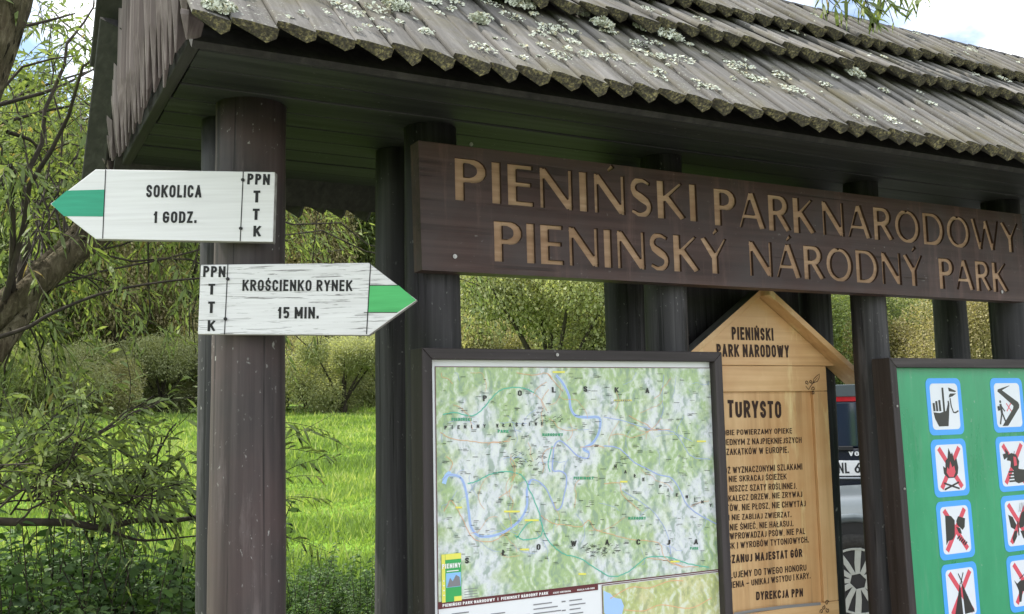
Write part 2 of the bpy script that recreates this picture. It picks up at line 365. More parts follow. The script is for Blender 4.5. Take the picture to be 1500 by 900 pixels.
# ------------------------------------------------------------------ lettering
def arc(cx, cy, rx, ry, a0, a1, n=8):
    return [(cx+rx*math.cos(R(a0+(a1-a0)*i/n)), cy+ry*math.sin(R(a0+(a1-a0)*i/n))) for i in range(n+1)]
_r = .27
def _O(): p = arc(.5, 1-_r, .5, _r, 0, 180)+arc(.5, _r, .5, _r, 180, 360); return p+[p[0]]
_S = [(1, .70)]+arc(.5, .76, .5, .24, 15, 180)+[(.04, .66), (.2, .56), (.8, .44), (.96, .34)]+arc(.5, .24, .5, .24, 0, -165)+[(0, .30)]
_P = [[(0, 0), (0, 1)], [(0, 1), (.5, 1)]+arc(.5, .75, .5, .25, 90, -90)+[(0, .5)]]
FONT = {
 'A': (.54, [[(0, 0), (.5, 1)], [(.5, 1), (1, 0)], [(.2, .28), (.8, .28)]]),
 'B': (.5, [[(0, 0), (0, 1)], [(0, 1), (.55, 1)]+arc(.55, .76, .4, .24, 90, -90)+[(0, .52)], [(0, .52), (.55, .52)]+arc(.55, .26, .45, .26, 90, -90)+[(0, 0)]]),
 'C': (.5, [[(1, .68)]+arc(.5, 1-_r, .5, _r, 0, 180)+arc(.5, _r, .5, _r, 180, 360)+[(1, .32)]]),
 'D': (.52, [[(0, 0), (0, 1)], [(0, 1), (.4, 1)]+arc(.45, .7, .55, .3, 90, 0)+arc(.45, .3, .55, .3, 0, -90)+[(0, 0)]]),
 'E': (.44, [[(0, 0), (0, 1)], [(0, 1), (1, 1)], [(0, .52), (.9, .52)], [(0, 0), (1, 0)]]),
 'F': (.43, [[(0, 0), (0, 1)], [(0, 1), (1, 1)], [(0, .52), (.9, .52)]]),
 'G': (.52, [[(1, .70)]+arc(.5, 1-_r, .5, _r, 0, 180)+arc(.5, _r, .5, _r, 180, 360)+[(1, .47)], [(1, .47), (.55, .47)]]),
 'H': (.52, [[(0, 0), (0, 1)], [(1, 0), (1, 1)], [(0, .52), (1, .52)]]),
 'I': (.16, [[(.5, 0), (.5, 1)]]),
 'J': (.38, [[(1, 1), (1, .24)]+arc(.5, .24, .5, .24, 0, -150)]),
 'K': (.54, [[(0, 0), (0, 1)], [(1, 1), (.1, .42)], [(.35, .6), (1, 0)]]),
 'L': (.42, [[(0, 1), (0, 0)], [(0, 0), (1, 0)]]),
 'M': (.66, [[(0, 0), (0, 1)], [(0, 1), (.5, .25)], [(.5, .25), (1, 1)], [(1, 1), (1, 0)]]),
 'N': (.54, [[(0, 0), (0, 1)], [(0, 1), (1, 0)], [(1, 0), (1, 1)]]),
 'O': (.52, [_O()]), 'P': (.48, _P), 'R': (.52, _P+[[(.45, .5), (1, 0)]]), 'S': (.48, [_S]),
 'T': (.46, [[(0, 1), (1, 1)], [(.5, 1), (.5, 0)]]),
 'U': (.52, [[(0, 1), (0, _r)]+arc(.5, _r, .5, _r, 180, 360)+[(1, 1)]]),
 'V': (.52, [[(0, 1), (.5, 0)], [(.5, 0), (1, 1)]]),
 'W': (.76, [[(0, 1), (.26, 0)], [(.26, 0), (.5, .9)], [(.5, .9), (.74, 0)], [(.74, 0), (1, 1)]]),
 'X': (.5, [[(0, 0), (1, 1)], [(0, 1), (1, 0)]]),
 'Y': (.52, [[(0, 1), (.5, .45)], [(1, 1), (.5, .45)], [(.5, .5), (.5, 0)]]),
 'Z': (.46, [[(0, 1), (1, 1)], [(1, 1), (0, 0)], [(0, 0), (1, 0)]]),
 '1': (.3, [[(.7, 0), (.7, 1)], [(.7, .98), (0, .78)]]), '0': (.5, [_O()]),
 '5': (.5, [[(1, 1), (.05, 1)], [(.08, 1), (.03, .52)], [(.03, .52), (.2, .6)]+arc(.5, .31, .5, .31, 95, -150)]),
 '6': (.5, [[(.85, 1), (.1, .45)], [*arc(.5, .3, .5, .3, 0, 360, 14)]]), '8': (.5, [[*arc(.5, .27, .5, .27, 0, 360, 14)], [*arc(.5, .77, .42, .23, 0, 360, 14)]]),
 '3': (.46, [[(0, .8)]+arc(.5, .76, .46, .24, 160, -90), arc(.5, .26, .5, .26, 90, -160)]),
 '.': (.16, [[(.5, 0), (.5, .07)]]), ',': (.16, [[(.55, .05), (.2, -.16)]]), ':': (.16, [[(.5, 0), (.5, .07)], [(.5, .55), (.5, .62)]]), '-': (.36, [[(0, .45), (1, .45)]]), '–': (.5, [[(0, .45), (1, .45)]]), '/': (.4, [[(0, 0), (1, 1)]]),
}
_acute = [[(.42, 1.12), (.68, 1.3)]]
for c, b in zip('ÓŚĆŃŹÝÁ', 'OSCNZYA'): FONT[c] = (FONT[b][0], FONT[b][1]+_acute)
FONT['Ż'] = (FONT['Z'][0], FONT['Z'][1]+[[(.5, 1.14), (.5, 1.24)]])
FONT['Ą'] = (FONT['A'][0], FONT['A'][1]+[[(.95, .02), (.82, -.12), (1.0, -.2)]])
FONT['Ę'] = (FONT['E'][0], FONT['E'][1]+[[(.85, .02), (.65, -.12), (.9, -.2)]])
FONT['Ł'] = (FONT['L'][0], FONT['L'][1]+[[(-.28, .36), (.55, .66)]])
def expand(path, hw):
    """polyline -> ribbon polygon; hw scalar or per-point half widths"""
    P = [np.array(p, float) for p in path]; n = len(P)
    if not hasattr(hw, '__len__'): hw = [hw]*n
    l, r = [], []
    for i in range(n):
        t = P[min(i+1, n-1)]-P[max(i-1, 0)]; t /= np.linalg.norm(t)+1e-12; nn = np.array([-t[1], t[0]])
        l.append(tuple(P[i]+nn*hw[i])); r.append(tuple(P[i]-nn*hw[i]))
    return l, r
def text_polys(text, t=.16, wscale=1., gap=.13, space=.3):
    """list of quads in text units (cap height 1), total width"""
    polys = []; x = 0
    for ch in text:
        if ch == ' ': x += space*wscale; continue
        wd, paths = FONT[ch]; wd = max(wd*wscale, t)
        for pth in paths:
            q = [(x+t/2+px*(wd-t), t/2+py*(1-t)) for px, py in pth]
            dia = max(py for _, py in pth) > 1.05 or min(py for _, py in pth) < -.01
            th = t*.8 if dia else t
            if len(pth) == 2 and not dia:
                d = np.array(q[1])-q[0]; d /= np.linalg.norm(d); e = d*t/2
                q = [tuple(np.array(q[0])-e), tuple(np.array(q[1])+e)]
            l, r = expand(q, th/2)
            if not dia and ch not in ',':
                l = [(a, min(1, max(0, b))) for a, b in l]; r = [(a, min(1, max(0, b))) for a, b in r]
            polys.append((l, r))
        x += wd+gap
    return polys, x-gap
_k = [0]
def ribbon(mb, fr, l, r, d, mi=0):
    _k[0] = (_k[0]+1) % 7; dd = d+_k[0]*2.5e-5
    n = len(l); vs = [fr.p(u, v, dd) for u, v in l]+[fr.p(u, v, dd) for u, v in r]
    mb.add(vs, [(i, n+i, n+i+1, i+1) for i in range(n-1)], mi)
def put_text(mb, fr, text, p0, p1, h, d=.0006, t=.17, visible=None, mi=0, gap=.13, space=.3):
    """baseline p0->p1 in plane coords; cap height h. visible: the trailing part that p0..p1 spans"""
    p0 = np.array(p0, float); p1 = np.array(p1, float); W = np.linalg.norm(p1-p0); e = (p1-p0)/W; nn = np.array([-e[1], e[0]])
    polys, wt = text_polys(text, t, 1., gap, space)
    wv = text_polys(visible, t, 1., gap, space)[1] if visible else wt
    sx = W/wv; off = wt-wv
    for l, r in polys:
        f = lambda q: tuple(p0+e*((q[0]-off)*sx)+nn*(q[1]*h))
        ribbon(mb, fr, [f(q) for q in l], [f(q) for q in r], d, mi)
def line(mb, fr, pts, wd, d=.0006, mi=0):
    l, r = expand(pts, wd/2 if not hasattr(wd, '__len__') else [x/2 for x in wd]); ribbon(mb, fr, l, r, d, mi)

# ------------------------------------------------------------------ ground, parking lot, hill
def sheet(name, xs, ys, zf, mat, kind='structure'):
    vs = [(x, y, zf(x, y)) for y in ys for x in xs]; n = len(xs)
    fs = [(j*n+i, j*n+i+1, (j+1)*n+i+1, (j+1)*n+i) for j in range(len(ys)-1) for i in range(n-1)]
    mb = MB(); mb.add(vs, fs, 0, True); o = mb.build(name, mat); tag(o, kind=kind); return o
def ground_z(x, y):
    dx, dy = x-CAM[0], y-CAM[1]; r = math.hypot(dx, dy); a = math.degrees(math.atan2(dx, dy))
    k = min(1, max(0, (44-a)/13)) if a > -60 else min(1, max(0, (a+90)/30))
    return min(86, max(0, r-9))*.034*k*k*(3-2*k)
gb_ = MB(); rr_ = [.5, 3, 6, 9, 10.5, 13, 17, 22, 30, 40, 52, 66, 80, 95, 130, 300, 900]; na = 120
gv = [(0, CAM[1], 0)]+[(CAM[0]+r*math.sin(2*math.pi*i/na), CAM[1]+r*math.cos(2*math.pi*i/na), ground_z(CAM[0]+r*math.sin(2*math.pi*i/na), CAM[1]+r*math.cos(2*math.pi*i/na))) for r in rr_ for i in range(na)]
gb_.add(gv, [(0, 1+(i+1) % na, 1+i) for i in range(na)]+[(1+j*na+i, 1+j*na+(i+1) % na, 1+(j+1)*na+(i+1) % na, 1+(j+1)*na+i) for j in range(len(rr_)-1) for i in range(na)], 0, True)
tag(gb_.build('ground', M['turf']), kind='structure')
mb = MB()
def poly_sheet(name, pts, z, mat):
    b = MB(); b.add([(x, y, z) for x, y in pts], [tuple(range(len(pts)))]); o = b.build(name, mat); return tag(o, kind='structure')
poly_sheet('parking_lot', [(-4, -14), (30, -14), (42, 4), (38, 22), (14, 11), (4.6, 5.4), (3.2, 2.2), (2.2, 1.3), (-.6, 1.0), (-2.2, .2), (-4, -2)], .004, M['gravel'])
def hill_h(az, r):
    top = 150-55*min(1, max(0, (az-8)/45))+14*math.sin(az*.21)+8*math.sin(az*.53+1)
    t = min(1, max(0, (r-100)/560)); return top*(t*t*(3-2*t))+3*math.sin(az*.9+r*.03)*t
azs = [-40+3*i for i in range(51)]; rs = [95, 120, 150, 190, 240, 300, 370, 450, 540, 660, 800]
vs = []
for r in rs:
    for a in azs: vs.append((r*math.sin(R(a)), r*math.cos(R(a)), -.3 if r == 95 else hill_h(a, r)+ground_z(r*math.sin(R(a)), r*math.cos(R(a)))))
n = len(azs); mb = MB(); mb.add(vs, [(j*n+i, (j+1)*n+i, (j+1)*n+i+1, j*n+i+1)[::-1] for j in range(len(rs)-1) for i in range(n-1)], 0, True)
tag(mb.build('hill', M['hill']), kind='structure')

# ------------------------------------------------------------------ the shelter
shelter = empty('information_shelter', (2.4, .15, 0), 0, 'dark wooden shelter with shingled roof on round log posts, lichen on the shingles', 'shelter')
def post(x, y, r0, r1, z1, mat, lean=0):
    b = MB(); n = 22; pts = []; rad = []
    ph = rnd.uniform(0, 6)
    for i in range(n):
        t = i/(n-1); z = -.1+(z1+.1)*t
        pts.append((x+lean*(t-.5)+.004*math.sin(3*t+ph), y+.004*math.cos(4*t+ph), z)); rad.append(r0+(r1-r0)*t+.0016*math.sin(11*t+ph)+rnd.uniform(-.0006, .0006))
    b.tube(pts, rad, 36, 0, True, .006)
    return b.build('post', mat, shelter)
CZ = 2.385
REAR = [(.545, .20, .062), (1.070, .30, .068), (1.878, .30, .066), (2.729, .30, .063), (3.487, .30, .0655), (4.37, .30, .066), (5.1, .30, .07)]
for i, (x, r0, r1) in enumerate([(.577, .0945, .0862), (1.065, .0765, .0735), (1.848, .0665, .064), (2.731, .0625, .060), (3.504, .072, .069), (4.36, .068, .066), (5.1, .08, .075)]):
    post(x, .04, r0, r1, CZ, M['log_brown'] if i == 0 else M['log_dark'], .012 if i == 0 else 0)
for x, y, r in REAR:
    post(x, y, r, r*.97, CZ, M['log_dark'], .006)
XL, XR = .30, 5.35
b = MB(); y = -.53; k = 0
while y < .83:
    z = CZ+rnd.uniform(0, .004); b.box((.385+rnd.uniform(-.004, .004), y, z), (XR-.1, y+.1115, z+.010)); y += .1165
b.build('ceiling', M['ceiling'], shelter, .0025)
b = MB(); b.box((.356, -.47, CZ-.002), (.383, .84, CZ+.03));
b.build('ceiling_trim', M['roof_dark'], shelter, .003)
roof = empty('roof', (0, 0, 0)); roof.parent = shelter; roof.location = (0, 0, 0)
EY, EZ, RY, SL = -.60, 2.338, .165, R(42)
cs, sn = math.cos(SL), math.sin(SL)
def rp_(s, h, side):      # slope distance, height above slope plane
    y = EY+s*cs-h*sn; z = EZ+s*sn+h*cs
    return (y, z) if side > 0 else (2*RY-y, z)
def course(side, s0, s1, raise_, x0, x1, rise=0., seed=1, thick=1.):
    g = random.Random(seed); b = MB(); x = x0; run = 0
    while x < x1:
        wd = g.uniform(.066, .096); a = x; c = x+wd; j = g.uniform(-.012, .012); sl = g.uniform(.0, .016)
        up = raise_+g.uniform(-.003, .003); tl = g.uniform(.005, .010); th = g.uniform(.026, .036)*thick; dr = g.uniform(-.004, .004)
        def P(xx, s, h): y, z = rp_(s, h, side); return (xx, y, z)
        e0 = s0+j; pts = []
        for s, dx in ((e0, 0), (s1, dr)):
            end = s == e0
            rows = [(a+dx, up-.004, 0), (c-.2*wd+dx, up-th, -sl), (c+dx, up-th*.66, -sl*1.1), (c+dx, up+.0, -sl*.8), (a+.3*wd+dx, up+tl*.95, -sl*.2), (a+dx, up+tl, 0)]
            for xx, h, ds in rows: pts.append(P(xx, s+(ds if end else 0)+(.006 if (end and h < up) else 0), h+(rise if not end else 0)))
        fs = [(i, (i+1) % 6, 6+(i+1) % 6, 6+i) for i in range(6)]
        if side > 0: fs = [f[::-1] for f in fs]
        base = len(b.v); b.add(pts, fs, 0)
        b.add(pts[:6], [(0, 1, 2, 3, 4, 5) if side > 0 else (5, 4, 3, 2, 1, 0)], 1); b.add(pts[6:], [(5, 4, 3, 2, 1, 0) if side > 0 else (0, 1, 2, 3, 4, 5)], 0)
        x += wd-.002
    return b
TOP = (RY-EY)/cs
def cobj(b):
    bm_ = b.build('shingle_course', [M['shingle'], M['butt']], roof, .0045, True, 2); return bm_
cobj(course(1, 0, .60, .003, .318, XR, -.02, 1)); cobj(course(1, .45, .80, .045, .318, XR, -.04, 2)); cobj(course(1, .70, TOP, .057, .318, XR, -.02, 3))
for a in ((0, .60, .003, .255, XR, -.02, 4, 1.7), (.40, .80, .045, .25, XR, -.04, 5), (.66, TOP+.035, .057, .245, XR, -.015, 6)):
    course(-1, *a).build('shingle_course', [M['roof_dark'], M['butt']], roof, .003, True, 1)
b = MB()
for side in (1, -1):
    q = [rp_(.06, -.085, side), rp_(TOP-.06, -.085, side), rp_(TOP-.06, -.07, side), rp_(.06, -.07, side)]
    vs = [(.335, *p) for p in q]+[(XR-.02, *p) for p in q]
    b.hexa([vs[0], vs[4], vs[5], vs[1], vs[3], vs[7], vs[6], vs[2]])
b.build('roof_boarding', M['roof_dark'], roof)
# gable of pointed upright boards
b = MB(); y = -.545; g = random.Random(4)
while y < .88:
    wd = g.uniform(.045, .085); th = .016
    zt = min(rp_(0, 0, 1)[1]+(y+wd/2-EY), EZ+(2*RY-EY-y-wd/2))-.05
    zb = 2.345+(y+.5)*.036+g.uniform(-.03, .014)
    if zt-zb > .02:
        xo, xi = .306+g.uniform(-.006, .008), .344
        tipc = g.uniform(.55, .95); k = min(g.uniform(.12, .30), (zt-zb)*.8)
        prof = [(0, zb+k), (tipc*wd*.6, zb), (tipc*wd*.75, zb+.004), (wd, zb+k*.5), (wd, zt), (0, zt)]
        tk = [th, .0025, .0025, th*.6, th, th]
        o_ = [(xo+(xi-xo)*(u/wd), y+u, z) for u, z in prof]; i_ = [(xo+(xi-xo)*(u/wd)+q, y+u, z) for (u, z), q in zip(prof, tk)]
        n = len(prof); b.add(o_+i_, [tuple(range(n)), tuple(range(2*n-1, n-1, -1))]+[((i+1) % n, i, n+i, n+(i+1) % n) for i in range(n)])
    y += wd*.86
gb = b.build('gable_boards', M['gable'], shelter, .002, True, 1)
b = MB()
q = [(-.5, 2.40), (.83, 2.40), (RY, EZ+.62)]
b.add([(.364, *p) for p in q]+[(.376, *p) for p in q], [(0, 2, 1), (3, 4, 5), (0, 1, 4, 3), (1, 2, 5, 4), (2, 0, 3, 5)]); b.build('gable_backing', M['roof_dark'], shelter); b = MB(); b.add([(XR-.1, *p) for p in q]+[(XR-.08, *p) for p in q], [(0, 2, 1), (3, 4, 5), (0, 1, 4, 3), (1, 2, 5, 4), (2, 0, 3, 5)])
b.build('gable_backing', M['roof_dark'], shelter)
# lichen on the shingles: flaky rosettes
vs, fs, ti = [], [], []
def flake(x, s, h, r, tilt):
    n = 9; c = len(vs); a0 = rnd.uniform(0, 6); nx, ny = rnd.uniform(-tilt, tilt), rnd.uniform(-tilt, tilt); t_ = rnd.random()
    y, z = rp_(s, h+.002, 1); vs.append((x, y, z)); ti.append(t_)
    for i in range(n):
        th = a0+2*math.pi*i/n; rr = r*rnd.uniform(.55, 1.15); dx, ds = rr*math.cos(th), rr*math.sin(th)*.9
        y, z = rp_(s+ds, max(h-.003, h+.003+dx*nx+ds*ny), 1); vs.append((x+dx, y, z)); ti.append(t_)
    for i in range(n): fs.append((c, c+1+i, c+1+(i+1) % n))
def patch(x, s, h, R_, k, bushy=0):
    for i in range(k):
        a = rnd.uniform(0, 6.28); d = R_*math.sqrt(rnd.random()); flake(x+d*math.cos(a)*1.2, s+d*math.sin(a), h+rnd.uniform(0, bushy*(1-d/R_)), rnd.uniform(.0016, .0052)*(1+.25*(bushy > .01)), .5+bushy*40)
for i in range(330):
    u = rnd.random()
    x = .4+abs(rnd.gauss(.6, .7)) if u < .65 else rnd.uniform(.4, 3.6)
    s = rnd.uniform(.03, .47) if u < .8 else rnd.uniform(.5, .95)
    if rnd.random() > .35+.65*min(1, s/.35): continue
    h = (.010-.033*s) if s < .45 else (.055-.11*(s-.45) if s < .70 else .064)
    big = rnd.random()
    patch(x, s, h, .004+.026*big**2.5, int(4+60*big**2.5), .006*big)
for px, py, R_ in [(975, 55, .045), (760, 10, .04), (580, 15, .032), (1250, 112, .035), (845, 22, .03), (880, 40, .03), (940, 45, .028), (700, 35, .022), (1235, 100, .03), (320, 18, .03)]:
    d = ray(px, py); kk = (EZ-CAM[2]+math.tan(SL)*(CAM[1]-EY))/(d[2]-math.tan(SL)*d[1]); P = CAM+d*kk
    patch(P[0], (P[1]-EY)/cs, .008, R_*.9, 330, .02)
li = np_mesh('lichen', np.array(vs)-np.array([2.4, .15, 0]), [np.array(fs)], M['lichen'], roof, np.array(ti)); tag(li, kind='stuff')

# ------------------------------------------------------------------ carved name sign
CT, CN = .19, .10
CARVE = {
 'I': (.22, [([(.5, 0), (.5, 1)], .2, .2)]),
 'P': (.62, [([(.16, 0), (.16, 1)], .2, .2), ([(.16, .95), (.5, .95)]+arc(.5, .72, .40, .225, 85, -85, 9)+[(.5, .50), (.2, .50)], [.1, .1]+[.11, .13, .16, .19, .21, .21, .19, .16, .13, .11]+[.1, .1], None)]),
 'E': (.56, [([(.18, 0), (.18, 1)], .21, .21), ([(.2, .95), (.98, .95)], .1, .1), ([(.2, .52), (.92, .52)], .09, .09), ([(.2, .05), (1, .05)], .1, .1)]),
 'N': (.76, [([(.08, 0), (.08, 1)], .1, .1), ([(.1, .97), (.9, .03)], .2, .2), ([(.92, 0), (.92, 1)], .1, .1)]),
 'S': (.52, [([(.93, .86)]+arc(.52, .74, .38, .215, 55, 190, 7)+[(.22, .60), (.5, .50), (.78, .40)]+arc(.48, .26, .40, .215, 20, -130, 8)+[(.05, .14)], [.08]+[.09, .10, .11, .12, .13, .14, .15, .16]+[.18, .2, .18]+[.16, .15, .14, .13, .12, .11, .10, .10, .09]+[.08], None)]),
 'K': (.70, [([(.15, 0), (.15, 1)], .2, .2), ([(.92, 1), (.2, .48)], .09, .1), ([(.36, .58), (.95, 0)], .18, .2)]),
 'A': (.80, [([(.04, 0), (.47, 1)], .08, .1), ([(.5, 1), (.92, 0)], .19, .2), ([(.2, .33), (.75, .33)], .08, .08)]),
 'R': (.68, [([(.15, 0), (.15, 1)], .19, .19), ([(.16, .95), (.48, .95)]+arc(.48, .73, .34, .22, 85, -85, 9)+[(.48, .51), (.2, .51)], [.1, .1]+[.11, .13, .16, .18, .19, .19, .18, .16, .13, .11]+[.1, .1], None), ([(.48, .52), (.95, 0)], .17, .2)]),
 'O': (.92, [(arc(.5, .5, .42, .455, 90, 450, 28), [.09+.085*abs(math.cos(R(90+360*i/28)))**1.3 for i in range(29)], None)]),
 'D': (.84, [([(.12, 0), (.12, 1)], .18, .18), ([(.12, .955), (.4, .955)]+arc(.42, .5, .48, .455, 90, -90, 14)+[(.4, .045), (.12, .045)], [.09, .09]+[.09+.09*math.sin(math.pi*i/14) for i in range(15)]+[.09, .09], None)]),
 'W': (1.12, [([(.03, 1), (.27, 0)], .17, .17), ([(.28, 0), (.5, .95)], .08, .08), ([(.5, .95), (.74, 0)], .17, .17), ([(.75, 0), (.97, 1)], .08, .08)]),
 'Y': (.74, [([(.05, 1), (.5, .45)], .18, .19), ([(.95, 1), (.52, .45)], .08, .1), ([(.5, .52), (.5, 0)], .19, .19)]),
}
for c, b_ in zip('ŃÝÁ', 'NYA'): CARVE[c] = (CARVE[b_][0], CARVE[b_][1]+[([(.46, 1.09), (.64, 1.24)], .06, .10)])
YS0, YS1 = -.036, -.09
fs_ = Frame((0, YS1, 0), (1, 0, 0), (0, 0, 1), (0, -1, 0))
def carve_word(cut, word, p0, p1, h, gap=.13):
    wt = sum(CARVE[c][0] for c in word)+gap*(len(word)-1); p0 = np.array(p0); p1 = np.array(p1)
    W = np.linalg.norm(p1-p0); e = (p1-p0)/W; nn = np.array([-e[1], e[0]]); sx = W/wt; x = 0
    for ch in word:
        wd, st = CARVE[ch]
        for pts, w0, w1 in st:
            ws = w0 if hasattr(w0, '__len__') else [w0+(w1-w0)*i/(len(pts)-1) for i in range(len(pts))]
            q = [((x+px*wd)*sx/h, py) for px, py in pts]     # cap-height units
            l, r = expand(q, [.5*a*1.22*min(1., (sx/h)**.4) for a in ws])
            dia = pts[0][1] > 1.05
            cl = (lambda v: v) if dia else (lambda v: min(1.0, max(0., v)))
            loop = [(a, cl(c2)) for a, c2 in l]+[(a, cl(c2)) for a, c2 in r[::-1]]
            f = lambda a: tuple(p0+e*a[0]*h+nn*a[1]*h)
            jj = rnd.uniform(-.0004, .0004)
            if ch == 'O':      # ring: two solid halves
                m_ = len(l)//2
                for sl in (slice(0, m_+1), slice(m_, None)):
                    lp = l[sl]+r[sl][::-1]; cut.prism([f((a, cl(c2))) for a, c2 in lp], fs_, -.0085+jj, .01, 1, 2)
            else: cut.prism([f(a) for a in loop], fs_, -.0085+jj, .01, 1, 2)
        x += wd+gap
cut = MB()
def fz(px, py): return fs_.px(px, py)
def word(t, a0, a1, c0, c1):
    p0, p1 = fz(*a0), fz(*a1); h = .5*((fz(*c0)[1]-p0[1])+(fz(*c1)[1]-p1[1])); carve_word(cut, t, p0, p1, h)
word('PIENIŃSKI', (667, 293), (1023, 325), (667, 229), (1021, 272)); word('PARK', (1048, 330), (1194, 344), (1048, 276), (1190, 292)); word('NARODOWY', (1206, 344), (1494, 371), (1205, 294), (1494, 328))
word('PIENINSKÝ', (725, 383), (1067, 402), (725, 321), (1068, 352)); word('NÁRODNÝ', (1099, 404), (1354, 420), (1098, 353), (1354, 374)); word('PARK', (1378, 423), (1477, 429), (1378, 378), (1477, 386))
sign = empty('carved_name_sign', (2.2, -.06, 2.14), 0, 'long brown plank carved with the national park name in two lines under the eave', 'sign')
b = MB(); b.hexa([(.985, YS1, 1.972), (3.425, YS1, 1.976), (3.425, YS0, 1.976), (.985, YS0, 1.972), (.978, YS1, 2.311), (3.432, YS1, 2.308), (3.432, YS0, 2.308), (.978, YS0, 2.311)])
mats = [M['sign_brown'], M['carved'], M['carved_wall']]
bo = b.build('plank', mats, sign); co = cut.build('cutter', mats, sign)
md = bo.modifiers.new('b', 'BOOLEAN'); md.object = co; md.operation = 'DIFFERENCE'; md.solver = 'EXACT'; md.use_self = True
if hasattr(md, 'material_mode'): md.material_mode = 'INDEX'
bpy.context.view_layer.update()
dg = bpy.context.evaluated_depsgraph_get(); me = bpy.data.meshes.new_from_object(bo.evaluated_get(dg)); bo.modifiers.clear(); bo.data = me; me.name = 'plank'
bpy.data.objects.remove(co)
bv = bo.modifiers.new('bevel', 'BEVEL'); bv.width = .002; bv.segments = 1; bv.limit_method = 'ANGLE'; bv.angle_limit = R(80)
def screw(parent, fr, uv, r=.006, d=0, mat=None, name='screw'):
    b = MB(); c = [(uv[0]+r*math.cos(2*math.pi*i/10), uv[1]+r*math.sin(2*math.pi*i/10)) for i in range(10)]
    b.prism(c, fr, d-.001, d+.003); b.prism([(uv[0]+r*.45*math.cos(2*math.pi*i/6), uv[1]+r*.45*math.sin(2*math.pi*i/6)) for i in range(6)], fr, d+.003, d+.0042)
    return b.build(name, mat or M['steel'], parent, 0)
screw(sign, fs_, fz(666, 376), .006); screw(sign, fs_, fz(1467, 428), .006); screw(sign, fs_, fz(690, 212), .005)

# ------------------------------------------------------------------ arrow signs on the first post
ang = R(28.3); U = np.array([math.cos(ang), -math.sin(ang), 0]); N = np.array([-math.sin(ang), -math.cos(ang), 0])
fa = Frame((.5214+N[0]*.024, -.041+N[1]*.024, 0), U, (0, 0, 1), N)
def A(x, y): return fa.px(x, y)
def arrow(name, outline, green, mats, label, lines, texts, nails, thick=.024):
    c = fa.p(*A(*outline[0])); root = empty(name, tuple(fa.p(.01, A(*outline[0])[1], -.012)), 0, label, 'trail sign')
    b = MB(); b.prism([A(*p) for p in outline], fa, -thick, 0, 0, 1); b.build('board', [mats[0], M['sign_edge']], root, .0022)
    b = MB(); b.prism([A(*p) for p in green], fa, 0, .0006, 0); b.build('colour_stripe', mats[1], root)
    b = MB()
    for pts, wd in lines: line(b, fa, [A(*p) for p in pts], wd, .0009)
    for t, p0, p1, top, wt in texts:
        q0, q1 = A(*p0), A(*p1); put_text(b, fa, t, q0, q1, A(p0[0], top)[1]-q0[1], .0008, wt)
    b.build('lettering', M['ink'], root)
    for p in nails: screw(root, fa, A(*p), .0042, .0003, M['black_plastic'], 'nail')
    return root
arrow('arrow_sign', [(73, 299), (140, 248), (403, 252), (400, 355), (140, 350.5)], [(153.5, 278), (98, 279.5), (75, 299), (94, 317), (152, 317.5)], (M['white_new'], M['green_sign']),
      'clean white wooden arrow board with a dark green tip, nailed above the cracked one',
      [([(155, 249), (150.5, 350)], .0022), ([(356.5, 252), (352, 353.5)], .0022)],
      [('SOKOLICA', (214, 289.5), (295, 290), 271, .19), ('1 GODZ.', (225, 327), (288, 327), 310, .19), ('PPN', (362, 270.5), (395, 271.5), 254.5, .2), ('T', (371, 297), (381, 297), 279.5, .2), ('T', (370, 322.5), (380, 322.5), 306, .2), ('K', (371, 347), (382, 347), 331, .2)], [(356, 264), (353, 335)])
arrow('arrow_sign', [(611, 440), (540, 491.5), (289.5, 490), (294, 388), (540, 385)], [(541, 418.5), (584, 418.5), (609.5, 440), (582, 458), (538, 458)], (M['white_old'], M['green_sign_light']),
      'cracked weathered white wooden arrow board with a light green tip',
      [([(334, 387), (329, 490)], .0022), ([(543, 386), (537, 490)], .0024), ([(541, 418.5), (584, 418.2)], .0016), ([(533, 458), (582, 458)], .0016)],
      [('KROŚCIENKO RYNEK', (355, 426.5), (516, 427), 410, .18), ('15 MIN.', (407, 467), (467, 467), 450, .19), ('PPN', (297.5, 406), (330, 406.5), 390, .19), ('T', (305, 432), (315, 432), 416, .19), ('T', (304.5, 459), (314.5, 459), 442, .19), ('K', (304, 485.5), (315, 485.5), 469.5, .19)], [(334, 409), (330.5, 467.5)])

# ------------------------------------------------------------------ map board
def framed(root, x0, x1, z0, z1, wd, yf, yb, shear=None):
    """four rails, mitred at the corners"""
    def sh(v):
        return [(x+(shear*(1.73-z) if shear else 0), y, z) for x, y, z in v]
    for k, (a, b_, c, d) in enumerate([((x0, z1), (x1, z1), (x1-wd, z1-wd), (x0+wd, z1-wd)), ((x0, z0), (x1, z0), (x1-wd, z0+wd), (x0+wd, z0+wd)), ((x0, z0), (x0, z1), (x0+wd, z1-wd), (x0+wd, z0+wd)), ((x1, z0), (x1, z1), (x1-wd, z1-wd), (x1-wd, z0+wd))]):
        q = [a, b_, c, d]; ar = sum(q[i][0]*q[(i+1) % 4][1]-q[(i+1) % 4][0]*q[i][1] for i in range(4))
        if ar < 0: q = q[::-1]
        b = MB(); b.hexa(sh([(x, yb, z) for x, z in q[::-1]]+[(x, yf, z) for x, z in q[::-1]]))
        b.build('frame_rail', M['frame_h'] if k < 2 else M['frame'], root, .0025)
mapb = empty('map_board', (1.46, -.08, .7), 0, 'framed relief map of the mountains between two log posts', 'map board')
framed(mapb, .972, 1.938, .74, 1.771, .029, -.112, -.036)
fm = Frame((0, -.0865, 0), (1, 0, 0), (0, 0, 1), (0, -1, 0))
b = MB(); b.box((1.004, -.0865, .765), (1.925, -.045, 1.745)); b.build('panel', M['paper'], mapb)
